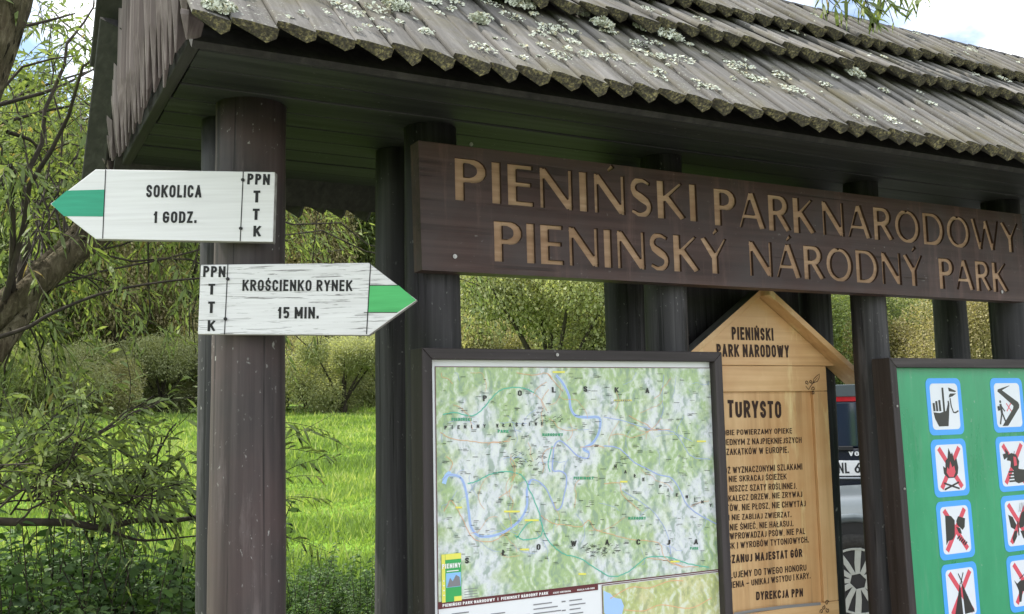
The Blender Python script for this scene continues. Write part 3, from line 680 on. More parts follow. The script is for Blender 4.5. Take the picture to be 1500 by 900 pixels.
def mpx(cx, cy): return fm.px(600+cx/2.25, 500+cy/2.25)
mx0, mx1, mz0, mz1 = 1.0185, 1.9105, 1.139, 1.7245
b = MB(); b.prism([(mx0, mz0), (mx1, mz0), (mx1, mz1), (mx0, mz1)], fm, 0, .0012); b.build('relief_map', M['map'], mapb)
b = MB(); b.prism([(1.507, .79), (1.909, .79), (1.909, 1.129), (1.507, 1.129)], fm, 0, .0012); b.build('overview_map', M['map2'], mapb)
D0 = .0016
def smooth(pts, k=4):
    P = [np.array(p, float) for p in pts]; P = [2*P[0]-P[1]]+P+[2*P[-1]-P[-2]]; o = []
    for i in range(1, len(P)-2):
        for j in range(k):
            t = j/k; o.append(.5*((2*P[i])+(-P[i-1]+P[i+1])*t+(2*P[i-1]-5*P[i]+4*P[i+1]-P[i+2])*t*t+(-P[i-1]+3*P[i]-3*P[i+1]+P[i+2])*t**3))
    return o+[P[-2]]
def mline(mb, pts, wd, d=D0, k=4, wig=0):
    q = smooth([mpx(*p) for p in pts], k)
    if wig: q = [p+np.array([rnd.uniform(-wig, wig), rnd.uniform(-wig, wig)]) for p in q]
    line(mb, fm, q, wd, d)
duna = [(108, 458), (125, 442), (150, 442), (172, 456), (186, 500), (194, 560), (202, 612), (228, 642), (280, 640), (330, 617), (368, 582), (386, 540), (386, 492), (398, 458), (425, 463), (450, 488), (466, 522), (482, 555), (499, 545), (508, 508), (516, 470), (514, 440), (495, 428), (471, 425), (472, 382), (476, 345), (494, 328), (520, 346), (550, 376), (584, 386), (590, 366), (572, 354), (600, 338), (620, 308), (628, 270), (620, 251), (580, 251), (546, 245), (530, 220), (524, 180), (505, 140), (482, 112)]
b = MB(); mline(b, duna[:14], .0066, D0, 5); mline(b, duna[30:], .0075, D0, 5); mline(b, [(112, 470), (120, 445), (135, 432)], .012); b.build('river', M['river'], mapb)
b = MB(); mline(b, duna, .0036, D0+.0003, 5); mline(b, [(640, 345), (680, 350), (710, 370), (740, 400), (780, 420), (820, 440), (860, 450), (890, 490), (910, 535), (950, 570), (1010, 602)], .003, D0+.0003, 5, .0006); mline(b, [(640, 250), (700, 262), (760, 280), (810, 292), (870, 300), (900, 340), (930, 380), (990, 390)], .0018, D0+.0003, 5, .001); mline(b, [(838, 110), (830, 180), (835, 230), (812, 280)], .0015, D0+.0003, 5, .001); mline(b, [(700, 490), (760, 530), (800, 560), (830, 600), (850, 640), (860, 700)], .0016, D0+.0003, 5, .001); mline(b, [(900, 250), (880, 300), (930, 330)], .0014, D0+.0003, 5, .001)
b.build('stream', M['river_edge'], mapb)
b = MB()
for p in [[(108, 242), (150, 236), (205, 246), (240, 222), (268, 190), (300, 160), (345, 152), (385, 158), (412, 172)], [(190, 470), (220, 462), (262, 440), (310, 430), (350, 434), (376, 452), (398, 500)], [(400, 500), (424, 560), (440, 622), (462, 664), (510, 702), (562, 716), (622, 756), (668, 776), (720, 760), (780, 714), (850, 712), (905, 730), (985, 746)], [(350, 650), (390, 600), (430, 590), (432, 640), (380, 655), (345, 640)], [(470, 345), (455, 400), (462, 430)]]:
    mline(b, p, .0027, D0+.0006, 6, .0011)
b.build('park_border', M['teal'], mapb)
b = MB()
for p in [[(430, 575), (470, 600), (510, 605), (560, 612), (590, 590), (610, 620), (660, 635), (720, 652), (800, 660), (826, 672), (835, 705), (860, 730), (900, 745)], [(112, 560), (135, 525), (160, 560), (180, 600), (210, 650), (270, 660), (330, 622)], [(350, 105), (410, 112), (450, 105), (470, 125)], [(455, 110), (490, 150), (505, 165)], [(560, 350), (620, 345), (640, 352)], [(720, 245), (752, 262), (782, 276), (800, 290), (856, 292)], [(780, 715), (840, 722), (900, 742), (950, 742)], [(640, 470), (690, 468), (700, 505), (760, 560)], [(100, 300), (135, 320), (200, 330), (260, 335), (330, 330)], [(130, 430), (140, 400), (120, 380)]]:
    mline(b, p, .0015, D0+.0009, 6, .001)
for i in range(34):
    x, y, a = rnd.uniform(115, 960), rnd.uniform(115, 700), rnd.uniform(0, 6.28); p = [(x, y)]
    for k in range(rnd.randint(3, 6)): a += rnd.uniform(-.7, .7); x += 22*math.cos(a); y += 22*math.sin(a); p.append((min(985, max(105, x)), min(735, max(105, y))))
    mline(b, p, rnd.choice((.0009, .0012)), D0+.0009, 4, .0006)
b.build('road', M['road'], mapb)
b = MB()
for i in range(40):
    x, y, a = rnd.uniform(115, 960), rnd.uniform(115, 700), rnd.uniform(0, 6.28); p = [(x, y)]
    for k in range(rnd.randint(3, 6)): a += rnd.uniform(-.6, .6); x += 18*math.cos(a); y += 18*math.sin(a); p.append((min(985, max(105, x)), min(735, max(105, y))))
    mline(b, p, .0009, D0+.0005, 4, .0006)
b.build('stream', M['river_edge'], mapb)
b = MB()
def mtext(mb, t, cx, cy, hpx, wpx, d=D0+.0012, wt=.2, rot=0):
    c, s_ = math.cos(R(rot)), math.sin(R(rot)); q0 = mpx(cx-wpx/2*c, cy+hpx/2-wpx/2*s_*-1*-1); q1 = mpx(cx+wpx/2*c, cy+hpx/2+wpx/2*s_)
    put_text(mb, fm, t, q0, q1, hpx/2.25*.00176, d, wt)
for t, x, y in [('P', 247, 188), ('O', 362, 171), ('L', 474, 160), ('S', 578, 157), ('K', 681, 160), ('A', 782, 162), ('S', 187, 723), ('Ł', 309, 697), ('O', 423, 678), ('W', 539, 666), ('A', 649, 662), ('C', 752, 661), ('J', 851, 661), ('A', 942, 660)]:
    mtext(b, t, x, y, 19, 13 if t != 'W' else 18, wt=.19)
for i, t in enumerate('PIENINY WŁAŚCIWE'):
    if t != ' ': mtext(b, t, 118+i*21.2, 285-i*.9, 12, 8 if t != 'I' else 2.6, wt=.18)
for t, x, y in [('M', 677, 412), ('A', 710, 430), ('Ł', 742, 443), ('E', 770, 455), ('P', 825, 478), ('I', 850, 490), ('E', 880, 506), ('N', 912, 512), ('I', 938, 520), ('N', 963, 529), ('Y', 990, 540)]: mtext(b, t, x, y, 12, 8 if t != 'I' else 2.6, wt=.18)
for i in range(330):      # place names, too small to read
    x, y = rnd.uniform(105, 985), rnd.uniform(105, 730)
    for k in range(rnd.choice((1, 1, 2))):
        wpx = rnd.uniform(6, 20); q = [mpx(x, y+k*5), mpx(x+wpx, y+k*5)]; line(b, fm, q, rnd.uniform(.0008, .0014), D0+.0012)
for cx, cy, n_, w_, h_ in [(385, 385, 46, 55, 28), (620, 690, 60, 60, 20), (450, 250, 26, 50, 18)]:
    for i in range(n_):
        x, y = cx+rnd.uniform(-w_, w_), cy+rnd.uniform(-h_, h_); line(b, fm, [mpx(x, y), mpx(x+rnd.uniform(4, 12), y-rnd.uniform(-4, 8))], .0011, D0+.0012)
b.build('lettering', M['tile_black'], mapb)
b = MB()
for t, x, y, wd in [('PIENIŃSKI', 170, 258, 66), ('PARK', 307, 297, 36), ('NARODOWY', 470, 308, 68), ('PIENINSKÝ', 572, 451, 66), ('NÁRODNÝ', 748, 583, 58), ('PARK', 936, 682, 27)]: mtext(b, t, x, y, 10, wd, wt=.22)
b.build('lettering', M['map_green_text'], mapb)
b = MB()
for x0, x1, y in [(470, 510, 102), (672, 730, 195), (310, 362, 561), (378, 424, 590), (150, 172, 548), (362, 392, 686), (555, 580, 767), (858, 888, 726), (692, 716, 463), (945, 975, 330)]: line(b, fm, [mpx(x0, y), mpx(x1, y)], .0048, D0+.001)
b.build('place_highlight', M['yellow'], mapb)
b = MB(); mtext(b, 'SZCZAWNICA', 700, 195, 7, 52, D0+.0014, .2); b.build('lettering', M['grey_print'], mapb)
# printed cover, title strip, legend
cx0, cx1 = mpx(104, 780)[0], mpx(169, 780)[0]; cz1, cz0 = mpx(137, 700)[1], mpx(137, 858)[1]
def q_(u0, u1, v0, v1): return [(cx0+(cx1-cx0)*u0, cz0+(cz1-cz0)*v0), (cx0+(cx1-cx0)*u1, cz0+(cz1-cz0)*v0), (cx0+(cx1-cx0)*u1, cz0+(cz1-cz0)*v1), (cx0+(cx1-cx0)*u0, cz0+(cz1-cz0)*v1)]
b = MB(); b.prism(q_(0, 1, 0, 1), fm, .001, .003); cover = b.build('printed_cover', M['cover_green'], mapb)
b = MB(); b.prism(q_(.0, .18, .0, 1), fm, .003, .0034); b.prism(q_(.2, 1, .88, 1), fm, .003, .0034); b.prism(q_(.62, 1., .0, .1), fm, .003, .0034); b.build('yellow_band', M['yellow'], cover)
b = MB(); b.prism(q_(.22, .97, .3, .6), fm, .003, .0036); b.build('cover_picture', M['cover_sky'], cover)
def uv(u, v): return (cx0+(cx1-cx0)*u, cz0+(cz1-cz0)*v)
b = MB(); b.prism([uv(.26, .31), uv(.95, .31), uv(.9, .5), uv(.72, .55), uv(.55, .42), uv(.42, .5)], fm, .0036, .004); b.build('cover_rock', M['grey_print'], cover)
b = MB(); put_text(b, fm, 'PIENINY', uv(.02, .70), uv(.96, .70), (cz1-cz0)*.1, .0042, .2); line(b, fm, [uv(.25, .64), uv(.85, .64)], .0025, .0042)
for v in (.15, .25, .35, .45): line(b, fm, [uv(.06, v), uv(.13, v)], .003, .0042)
b.build('lettering', M['print_white'], cover)
b = MB()
for k in range(6): line(b, fm, [uv(1.15, .22-k*.055), uv(1.15+rnd.uniform(.6, .95), .22-k*.055)], .0016, .0016)
b.build('lettering', M['grey_print'], mapb)
b = MB(); b.prism([(mx0, 1.1215), (1.492, 1.1215), (1.492, 1.1365), (mx0, 1.1365)], fm, 0, .0016); strip = b.build('title_strip', M['maroon'], mapb)
b = MB(); put_text(b, fm, 'PIENIŃSKI PARK NARODOWY  I  PIENINSKÝ NÁRODNÝ PARK', (mx0+.012, 1.1255), (1.335, 1.1255), .0075, .002, .2); put_text(b, fm, 'CZĘŚĆ CENTRALNA', (1.35, 1.1255), (1.405, 1.1255), .0045, .002, .2); put_text(b, fm, 'SKALA 1:10 000', (1.425, 1.1255), (1.48, 1.1255), .0045, .002, .2); b.build('lettering', M['print_white'], strip)
b = MB(); line(b, fm, [(mx0, 1.1375), (mx1, 1.1375)], .003, .0022); line(b, fm, [(1.5045, 1.1325), (mx1, 1.1325)], .0022, .0022)
for x in (mx0, mx1): line(b, fm, [(x, .785), (x, mz1+.001)], .002, .0022)
line(b, fm, [(mx0, mz1), (mx1, mz1)], .002, .0022); line(b, fm, [(1.5045, .785), (1.5045, 1.1325)], .0022, .0022); b.build('border_line', M['maroon'], mapb)
b = MB()
for cx, n_ in ((1.055, 24), (1.165, 26), (1.29, 26), (1.40, 26)):
    for k in range(n_):
        z = 1.106-k*.0115-(cx-1.05)*.01; l_ = rnd.uniform(.03, .085)
        if rnd.random() < .88: line(b, fm, [(cx, z), (cx+l_, z)], .0028, .0014)
        if rnd.random() < .4: line(b, fm, [(cx-.024, z), (cx-.012, z)], .003, .0014)
b.build('legend_lettering', M['grey_print'], mapb)
b = MB(); b.prism([(1.509, 1.118), (1.53, 1.108), (1.545, 1.095), (1.566, 1.09), (1.574, 1.07), (1.566, 1.045), (1.575, 1.0), (1.54, 1.02), (1.509, 1.06)], fm, .0012, .0017); b.build('lake', M['river'], mapb)
b = MB()
for p in [[(1.53, 1.095), (1.60, 1.118), (1.66, 1.11), (1.73, 1.122), (1.78, 1.118)], [(1.575, 1.06), (1.64, 1.05), (1.70, 1.06), (1.80, 1.04), (1.88, 1.06)], [(1.56, 1.0), (1.66, .98), (1.75, .99), (1.88, .95)]]: line(b, fm, smooth(p, 5), .0022, .0018)
b.build('road', M['road'], mapb)
screw(mapb, Frame((0, -.112, 0), (1, 0, 0), (0, 0, 1), (0, -1, 0)), (1.367, 1.757), .0045)

# ------------------------------------------------------------------ rules board with pictograms
rules = empty('pictogram_board', (3.1, -.08, .6), 0, 'green board with blue bordered prohibition pictograms in a dark frame', 'notice board')
SHR = .028
framed(rules, 2.648, 3.60, .62, 1.76, .032, -.112, -.036, SHR)
fg = Frame((0, -.085, 0), (1, 0, 0), (-SHR, 0, 1), (0, -1, 0)); XO = 1.73*SHR
def G(u, v): return (u+XO, v)
b = MB(); b.prism([G(2.675, .645), G(3.573, .645), G(3.573, 1.735), G(2.675, 1.735)], fg, -.035, 0); b.build('panel', M['board_green'], rules)
def rrect(x0, x1, z0, z1, r, n=5):
    p = []
    for cx, cz, a in ((x1-r, z1-r, 0), (x0+r, z1-r, 90), (x0+r, z0+r, 180), (x1-r, z0+r, 270)): p += arc(cx, cz, r, r, a, a+90, n)
    return [G(*q) for q in p]
TW, TH, TP = .178, .195, .2095
def tile(x0, z1, draw):
    b = MB(); b.prism(rrect(x0, x0+TW, z1-TH, z1, .022), fg, 0, .0010); t = b.build('pictogram', M['tile_blue'], rules)
    ix0, ix1, iz0, iz1 = x0+.0185, x0+TW-.0185, z1-TH+.0185, z1-.0185
    b = MB(); b.prism(rrect(ix0, ix1, iz0, iz1, .016), fg, .0010, .0015); b.build('tile_face', M['tile_white'], t)
    T = lambda u, v: G(ix0+(ix1-ix0)*u, iz1-(iz1-iz0)*v)
    kb, rb = MB(), MB(); cnt = [0]
    def poly(pts, red=False, lev=0):
        cnt[0] += 1; d = .0019+.0003*lev+cnt[0]*2e-5; (rb if red else kb).prism([T(*p) for p in pts], fg, .0015, d)
    def stroke(pts, wd, red=False, lev=0):
        l, r = expand([T(*p) for p in pts], wd/2); cnt[0] += 1; ribbon(rb if red else kb, fg, l, r, .0019+.0003*lev+cnt[0]*2e-5)
    def cross():
        for a, c in (((.13, .07), (.87, .93)), ((.87, .07), (.13, .93))): stroke([a, c], .0185, True, -1)
    draw(poly, stroke, cross)
    if kb.v: kb.build('symbol', M['tile_black'], t)
    if rb.v: rb.build('symbol', M['tile_red'], t)
def d_hand(poly, stroke, cross):
    poly([(.06, .62), (.28, .64), (.52, .60), (.60, .45), (.64, .40), (.66, .44), (.62, .66), (.56, .93), (.22, .93), (.10, .76)])
    for x, y in ((.10, .42), (.20, .38), (.31, .36)): stroke([(x, .60), (x-.01, y)], .0105)
    stroke([(.45, .62), (.45, .09)], .0095); stroke([(.63, .5), (.62, .38)], .007); stroke([(.70, .32), (.72, .5), (.78, .63), (.86, .64), (.97, .60)], .0055)
    poly([(.66, .09), (.72, .10), (.95, .17), (.90, .19), (.68, .17)]); poly([(.68, .25), (.72, .22), (.94, .22), (.80, .28), (.66, .31)])
def d_path(poly, stroke, cross):
    poly([(.20, .97), (.42, .97), (.92, .57), (.94, .50), (.90, .44), (.30, .16), (.62, .06), (.60, .055), (.14, .14), (.12, .19), (.18, .22), (.70, .52), (.68, .58)])
    poly(arc(.19, .42, .035, .035, 0, 330, 9)); stroke([(.19, .47), (.22, .68)], .012); stroke([(.22, .66), (.12, .93)], .007); stroke([(.22, .66), (.36, .92)], .007); stroke([(.19, .5), (.34, .64)], .005); stroke([(.10, .52), (.12, .62)], .012)
    stroke([(.42, .46), (.60, .64)], .004, True); stroke([(.60, .46), (.42, .64)], .004, True)
def d_fire(poly, stroke, cross):
    cross(); poly([(.48, .08), (.56, .22), (.60, .17), (.66, .36), (.74, .30), (.78, .50), (.74, .64), (.62, .72), (.38, .72), (.25, .62), (.24, .46), (.32, .50), (.34, .34), (.42, .30)], lev=1)
    poly([(.50, .36), (.56, .50), (.63, .46), (.66, .60), (.58, .70), (.42, .70), (.34, .60), (.38, .48), (.44, .54)], True, 2)
    stroke([(.22, .82), (.76, .96)], .006, lev=1); stroke([(.76, .82), (.22, .96)], .006, lev=1)
def d_pick(poly, stroke, cross):
    cross(); poly([(.30, .30), (.44, .26), (.62, .30), (.72, .46), (.66, .62), (.48, .66), (.36, .56), (.40, .44), (.24, .42)], lev=1); poly([(.14, .40), (.10, .28), (.22, .26), (.20, .16), (.32, .24), (.30, .34)], lev=1)
    for k in range(4): stroke([(.26, .68+k*.07), (.48, .68+k*.07)], .006, lev=1)
    poly([(.46, .66), (.62, .62), (.98, .66), (.98, .90), (.62, .95), (.48, .90)], lev=1); poly([(.50, .34), (.60, .36), (.62, .54), (.50, .56)], True, 2)
    stroke(arc(.42, .22, .14, .12, 180, 0, 8), .0025, lev=1)
def d_litter(poly, stroke, cross):
    cross(); poly([(.16, .18), (.36, .20), (.48, .30), (.44, .62), (.36, .70), (.20, .72), (.12, .80), (.14, .5)], lev=1); poly([(.62, .22), (.86, .28), (.82, .46), (.74, .52), (.56, .40), (.54, .32)], lev=1); poly([(.52, .44), (.66, .48), (.70, .60), (.60, .58)], lev=1)
    for k in range(5): stroke([(.52+k*.06, .70+k*.035), (.62+k*.06, .64+k*.035)], .006, lev=1)
def d_butterfly(poly, stroke, cross):
    cross(); poly([(.10, .30), (.26, .36), (.38, .54), (.30, .64), (.16, .58)], lev=1); poly([(.28, .68), (.38, .66), (.36, .80), (.22, .94), (.18, .82)], lev=1); poly([(.48, .52), (.62, .28), (.84, .22), (.82, .42), (.66, .60), (.50, .62)], lev=1); poly([(.52, .68), (.66, .68), (.80, .82), (.74, .94), (.60, .84)], lev=1)
    stroke([(.44, .46), (.44, .78)], .006, lev=1)
    for k in range(6): stroke([(.60+k*.06, .06), (.52+k*.06, .26)], .0014, lev=1)
def d_tent(poly, stroke, cross):
    cross(); poly([(.48, .30), (.20, .98), (.50, .99)], lev=1); poly([(.54, .30), (.57, .96), (.92, .94)], lev=1); stroke([(.44, .10), (.56, .30)], .004, lev=1); stroke([(.62, .09), (.50, .32)], .004, lev=1)
def d_dog(poly, stroke, cross):
    cross(); poly([(.10, .42), (.20, .50), (.34, .44), (.62, .44), (.72, .34), (.92, .36), (.96, .46), (.80, .54), (.76, .66), (.78, .90), (.70, .90), (.66, .70), (.38, .68), (.30, .90), (.22, .90), (.24, .66), (.20, .58)], lev=1); stroke([(.30, .40), (.6, .28)], .003, lev=1)
for c, x0 in ((0, 2.8445), (1, 3.183)):
    for r_, dr in enumerate(((d_hand, d_fire, d_litter, d_tent), (d_path, d_pick, d_butterfly, d_dog))[c]): tile(x0, 1.693-r_*TP, dr)
fgs = Frame((0, -.112, 0), (1, 0, 0), (0, 0, 1), (0, -1, 0)); screw(rules, fgs, (2.668, 1.60), .004); screw(rules, fgs, (2.678, 1.33), .004)

# ------------------------------------------------------------------ honey coloured panel with a little roof
kiosk = empty('rules_panel', (2.36, .19, .55), 0, 'honey coloured wooden panel under a small pitched roof, burnt with a plea to hikers', 'notice board')
KY = .20; fk = Frame((0, KY, 0), (1, 0, 0), (0, 0, 1), (0, -1, 0))
def K(x, y): return fk.px(x, y)
KX = K(1108, 428)[0]; KW = .297
b = MB()
x0, x1 = KX-KW, KX+KW; zt = K(1205, 573)[1]; zb = K(1190, 884)[1]; zl = .62
b.box((x0, KY, zl), (x1, KY+.03, zt+.09)); b.build('panel', M['kiosk'], kiosk, .002)
b = MB(); b.box((x0, KY-.014, zt), (x1, KY, zt+.088)); b.build('rail', M['kiosk_h'], kiosk, .002)
b = MB(); b.box((x0, KY-.014, zl), (x1, KY, zb)); b.build('rail', M['kiosk_h'], kiosk, .002)
for a, c in ((x0, x0+.068), (x1-.068, x1)):
    b = MB(); b.box((a, KY-.014, zb+.0015), (c, KY, zt-.0015)); b.build('stile', M['kiosk'], kiosk, .002)
zg = zt+.0895; za = K(1108, 436)[1]; hb = .343; TS = (za-zg)/hb
b = MB(); b.prism([(KX-hb, zg), (KX+hb, zg), (KX, za)], fk, -.03, .012); b.build('gable', M['kiosk_h'], kiosk, .0015)
yf, yb = KY-.065, KY+.033
ztip = za-.438*TS
for s_ in (-1, 1):
    b = MB(); xe = KX+s_*.438; th = .0235
    a_, c_ = (KX, za+.002), (xe, ztip)
    q = [a_, c_, (c_[0], c_[1]+th), (a_[0], a_[1]+th)]
    if s_ > 0: q = q
    yf = KY-(.022 if s_ < 0 else .066)
    pts = [(x, yf, z) for x, z in q]+[(x, yb, z) for x, z in q]
    f = [(0, 1, 2, 3), (7, 6, 5, 4), (0, 4, 5, 1), (1, 5, 6, 2), (3, 2, 6, 7), (0, 3, 7, 4)]
    if s_ < 0: f = [t[::-1] for t in f]
    b.add(pts, [f[i] for i in (0, 1, 2, 3, 5)], 0); b.add(pts, [f[4]], 1); b.build('roof_board', [M['kiosk_h'], M['grey_top']], kiosk, .0015, True, 1)
fk1 = Frame((0, KY-.012, 0), (1, 0, 0), (0, 0, 1), (0, -1, 0))
b = MB()
def ktext(t, p0, p1, top, wt, fr=fk, vis=None):
    q0, q1 = fr.px(*p0), fr.px(*p1); put_text(b, fr, t, q0, q1, fr.px(p0[0], top)[1]-q0[1], .0012, wt, vis)
ktext('PIENIŃSKI', (1072, 498), (1133, 499.5), 479, .2, fk1); ktext('PARK NARODOWY', (1050, 523), (1156, 524), 504, .2, fk1)
ktext('TURYSTO', (1066, 612), (1144.5, 613), 586, .2)
for t, v, p0, p1, top in [
    ('TOBIE POWIERZAMY OPIEKĘ', 'BIE POWIERZAMY OPIEKĘ', (1064, 638), (1160, 635), 630), ('NAD JEDNYM Z NAJPIĘKNIEJSZYCH', 'EDNYM Z NAJPIĘKNIEJSZYCH', (1064, 652.5), (1174, 649), 643.5), ('ZAKĄTKÓW W EUROPIE.', 'ZAKĄTKÓW W EUROPIE.', (1064, 667), (1155, 663.5), 657.5),
    ('CHODŹ WYZNACZONYMI SZLAKAMI', 'Ź WYZNACZONYMI SZLAKAMI', (1066, 694), (1175, 688), 684.5), ('NIE SKRACAJ ŚCIEŻEK', 'NIE SKRACAJ ŚCIEŻEK', (1067.5, 706.5), (1152, 702.5), 697.5), ('NIE NISZCZ SZATY ROŚLINNEJ,', 'NISZCZ SZATY ROŚLINNEJ,', (1068.5, 721), (1167, 716), 711.5), ('NIE KALECZ DRZEW, NIE ZRYWAJ', 'KALECZ DRZEW, NIE ZRYWAJ', (1067, 735), (1175, 728), 726), ('KWIATÓW, NIE PŁOSZ, NIE CHWYTAJ', 'ÓW, NIE PŁOSZ, NIE CHWYTAJ', (1069, 749), (1180, 742), 739.5),
    ('I NIE ZABIJAJ ZWIERZĄT.', 'NIE ZABIJAJ ZWIERZĄT.', (1072, 762.5), (1159, 757.5), 754), ('NIE ŚMIEĆ, NIE HAŁASUJ.', 'NIE ŚMIEĆ, NIE HAŁASUJ.', (1069, 777.5), (1162, 771), 768), ('NIE WPROWADZAJ PSÓW, NIE PAL', 'WPROWADZAJ PSÓW, NIE PAL', (1069, 790.5), (1179, 782.5), 781), ('OGNISK I WYROBÓW TYTONIOWYCH.', 'K I WYROBÓW TYTONIOWYCH.', (1071.5, 804.5), (1184.5, 795), 795),
    ('APELUJEMY DO TWEGO HONORU', 'UJEMY DO TWEGO HONORU', (1074.5, 847), (1181, 836), 837), ('I SUMIENIA – UNIKAJ WSTYDU I KARY.', 'ENIA – UNIKAJ WSTYDU I KARY.', (1073.5, 861.5), (1187, 847.5), 852)]:
    ktext(t, p0, p1, top, .15, fk, v)
ktext('SZANUJ MAJESTAT GÓR', (1072, 825.5), (1175, 816), 813, .2, fk, 'ZANUJ MAJESTAT GÓR'); ktext('DYREKCJA PPN', (1107.5, 879.5), (1176, 874), 867, .2)
def curl(fr, c, r, a0, turns, wd=.0028):
    cx, cy = fr.px(*c); n = 18
    line(b, fr, [(cx+r*(1-.8*i/n)*math.cos(R(a0)+turns*2*math.pi*i/n), cy+r*(1-.8*i/n)*math.sin(R(a0)+turns*2*math.pi*i/n)) for i in range(n+1)], wd, .0012)
fk2 = Frame((0, KY-.014, 0), (1, 0, 0), (0, 0, 1), (0, -1, 0))
for c, r, a, t in [((1181, 561), .0085, -60, 1.2), ((1187, 560), .0075, -60, 1.2), ((1191, 570), .0085, 200, -1.1), ((1191, 576), .007, 230, -1.2)]: curl(fk2, c, r, a, t)
lf = [fk2.px(*p) for p in [(1191, 561), (1192, 555), (1196, 551), (1200, 548), (1199.5, 554), (1197, 559), (1191, 561)]]; line(b, fk2, lf, .0026, .0012); line(b, fk2, [fk2.px(1191, 561), fk2.px(1197, 553)], .0018, .0014)
line(b, fk2, [fk2.px(*p) for p in [(1180, 566), (1184, 571), (1187, 566), (1191, 561)]], .0026, .0014)
for c, r, a, t in [((1211, 883), .009, 0, 1.2), ((1206, 890), .008, 60, -1.2), ((1212, 894), .009, 120, 1.2), ((1203, 896), .008, 200, -1.1)]: curl(fk2, c, r, a, t)
b.build('burnt_lettering', M['burnt'], kiosk)
b = MB(); line(b, fk2, [fk2.px(*p) for p in [(1075, 900), (1110, 894), (1150, 889), (1202, 884.5)]], .010, .0006); b.build('resin_stain', M['grey_top'], kiosk)
# back of a board hung on the rear posts
dark = empty('wooden_board', (2.3, .4, .7), 0, 'black back of a wide board behind the honey coloured panel', 'board')
b = MB(); b.box((1.946, .30, .70), (2.664, .33, 2.30)); b.build('panel', M['log_dark'], dark, .003)
b = MB(); b.box((1.96, .292, 2.05), (2.65, .30, 2.12)); b.build('batten', M['frame_h'], dark)

# ------------------------------------------------------------------ parked cars
def loft(b, stations, mi=0, cap=True):
    """stations: list of (x, ring[(y,z)...]) closed rings"""
    n = len(stations[0][1]); vs = [(x, y, z) for x, r in stations for y, z in r]
    b.add(vs, [(i*n+k, i*n+(k+1) % n, (i+1)*n+(k+1) % n, (i+1)*n+k)[::-1] for i in range(len(stations)-1) for k in range(n)], mi, True)
    if cap:
        m_ = len(b.v)-len(vs); e = m_+(len(stations)-1)*n
        b.f += [tuple(m_+k for k in range(n)), tuple(e+k for k in range(n))[::-1]]; b.m += [mi, mi]; b.sm += [False, False]
def ring(w, z0, z1, r, crown=.0):
    h = [(w, z0+r), (w*1.005, (z0+z1)/2), (w-.01, z1-r), (w-r*.8, z1-r*.2), (w*.5, z1+crown)]
    return h+[(0, z1+crown*1.2)]+[(-y, z) for y, z in h[::-1]]+[(-w+r, z0), (w-r, z0)]
def local(b, name, mats, parent, bevel=0): return b.build(name, mats, parent, bevel, world=False)
def wheel(parent, x, y, side, rr=.345, spokes=6):
    wobj = empty('wheel', (x, y, rr)); wobj.parent = parent
    b = MB(); prof = [(.22, -.1), (rr-.03, -.115), (rr, -.08), (rr, .08), (rr-.03, .115), (.245, .105), (.235, .08)]
    n = 40; vs = [(r*math.cos(2*math.pi*i/n), d*side, r*math.sin(2*math.pi*i/n)) for r, d in prof for i in range(n)]
    b.add(vs, [(k*n+i, k*n+(i+1) % n, (k+1)*n+(i+1) % n, (k+1)*n+i) for k in range(len(prof)-1) for i in range(n)], 0, True); local(b, 'tyre', M['tyre'], wobj)
    b = MB(); fr = Frame((0, .09*side, 0), (1, 0, 0), (0, 0, 1), (0, side, 0))
    b2 = [(.235*math.cos(2*math.pi*i/n), .235*math.sin(2*math.pi*i/n)) for i in range(n)]
    for i in range(n):
        a0, a1 = 2*math.pi*i/n, 2*math.pi*(i+1)/n
        b.prism([(.222*math.cos(a0), .222*math.sin(a0)), (.238*math.cos(a0), .238*math.sin(a0)), (.238*math.cos(a1), .238*math.sin(a1)), (.222*math.cos(a1), .222*math.sin(a1))], fr, -.05, .012)
    for k in range(spokes):
        a = 2*math.pi*(k+.25)/spokes
        for s_ in (-1, 1):
            p = [(.05, .014*s_+.016), (.05, .014*s_-.016), (.13, .036*s_-.02), (.225, .075*s_-.024), (.225, .075*s_+.024), (.14, .042*s_+.022)]
            b.prism([(u*math.cos(a)-v*math.sin(a), u*math.sin(a)+v*math.cos(a)) for u, v in p], fr, -.02+s_*.001, .008+s_*.001)
    local(b, 'rim', M['alloy'], wobj, .002)
    b = MB(); b.prism(b2, Frame((0, .03*side, 0), (1, 0, 0), (0, 0, 1), (0, side, 0)), -.02, .0); b.prism([(.05*math.cos(2*math.pi*i/18), .05*math.sin(2*math.pi*i/18)) for i in range(18)], fr, -.04, .006); local(b, 'hub', M['black_plastic'], wobj)
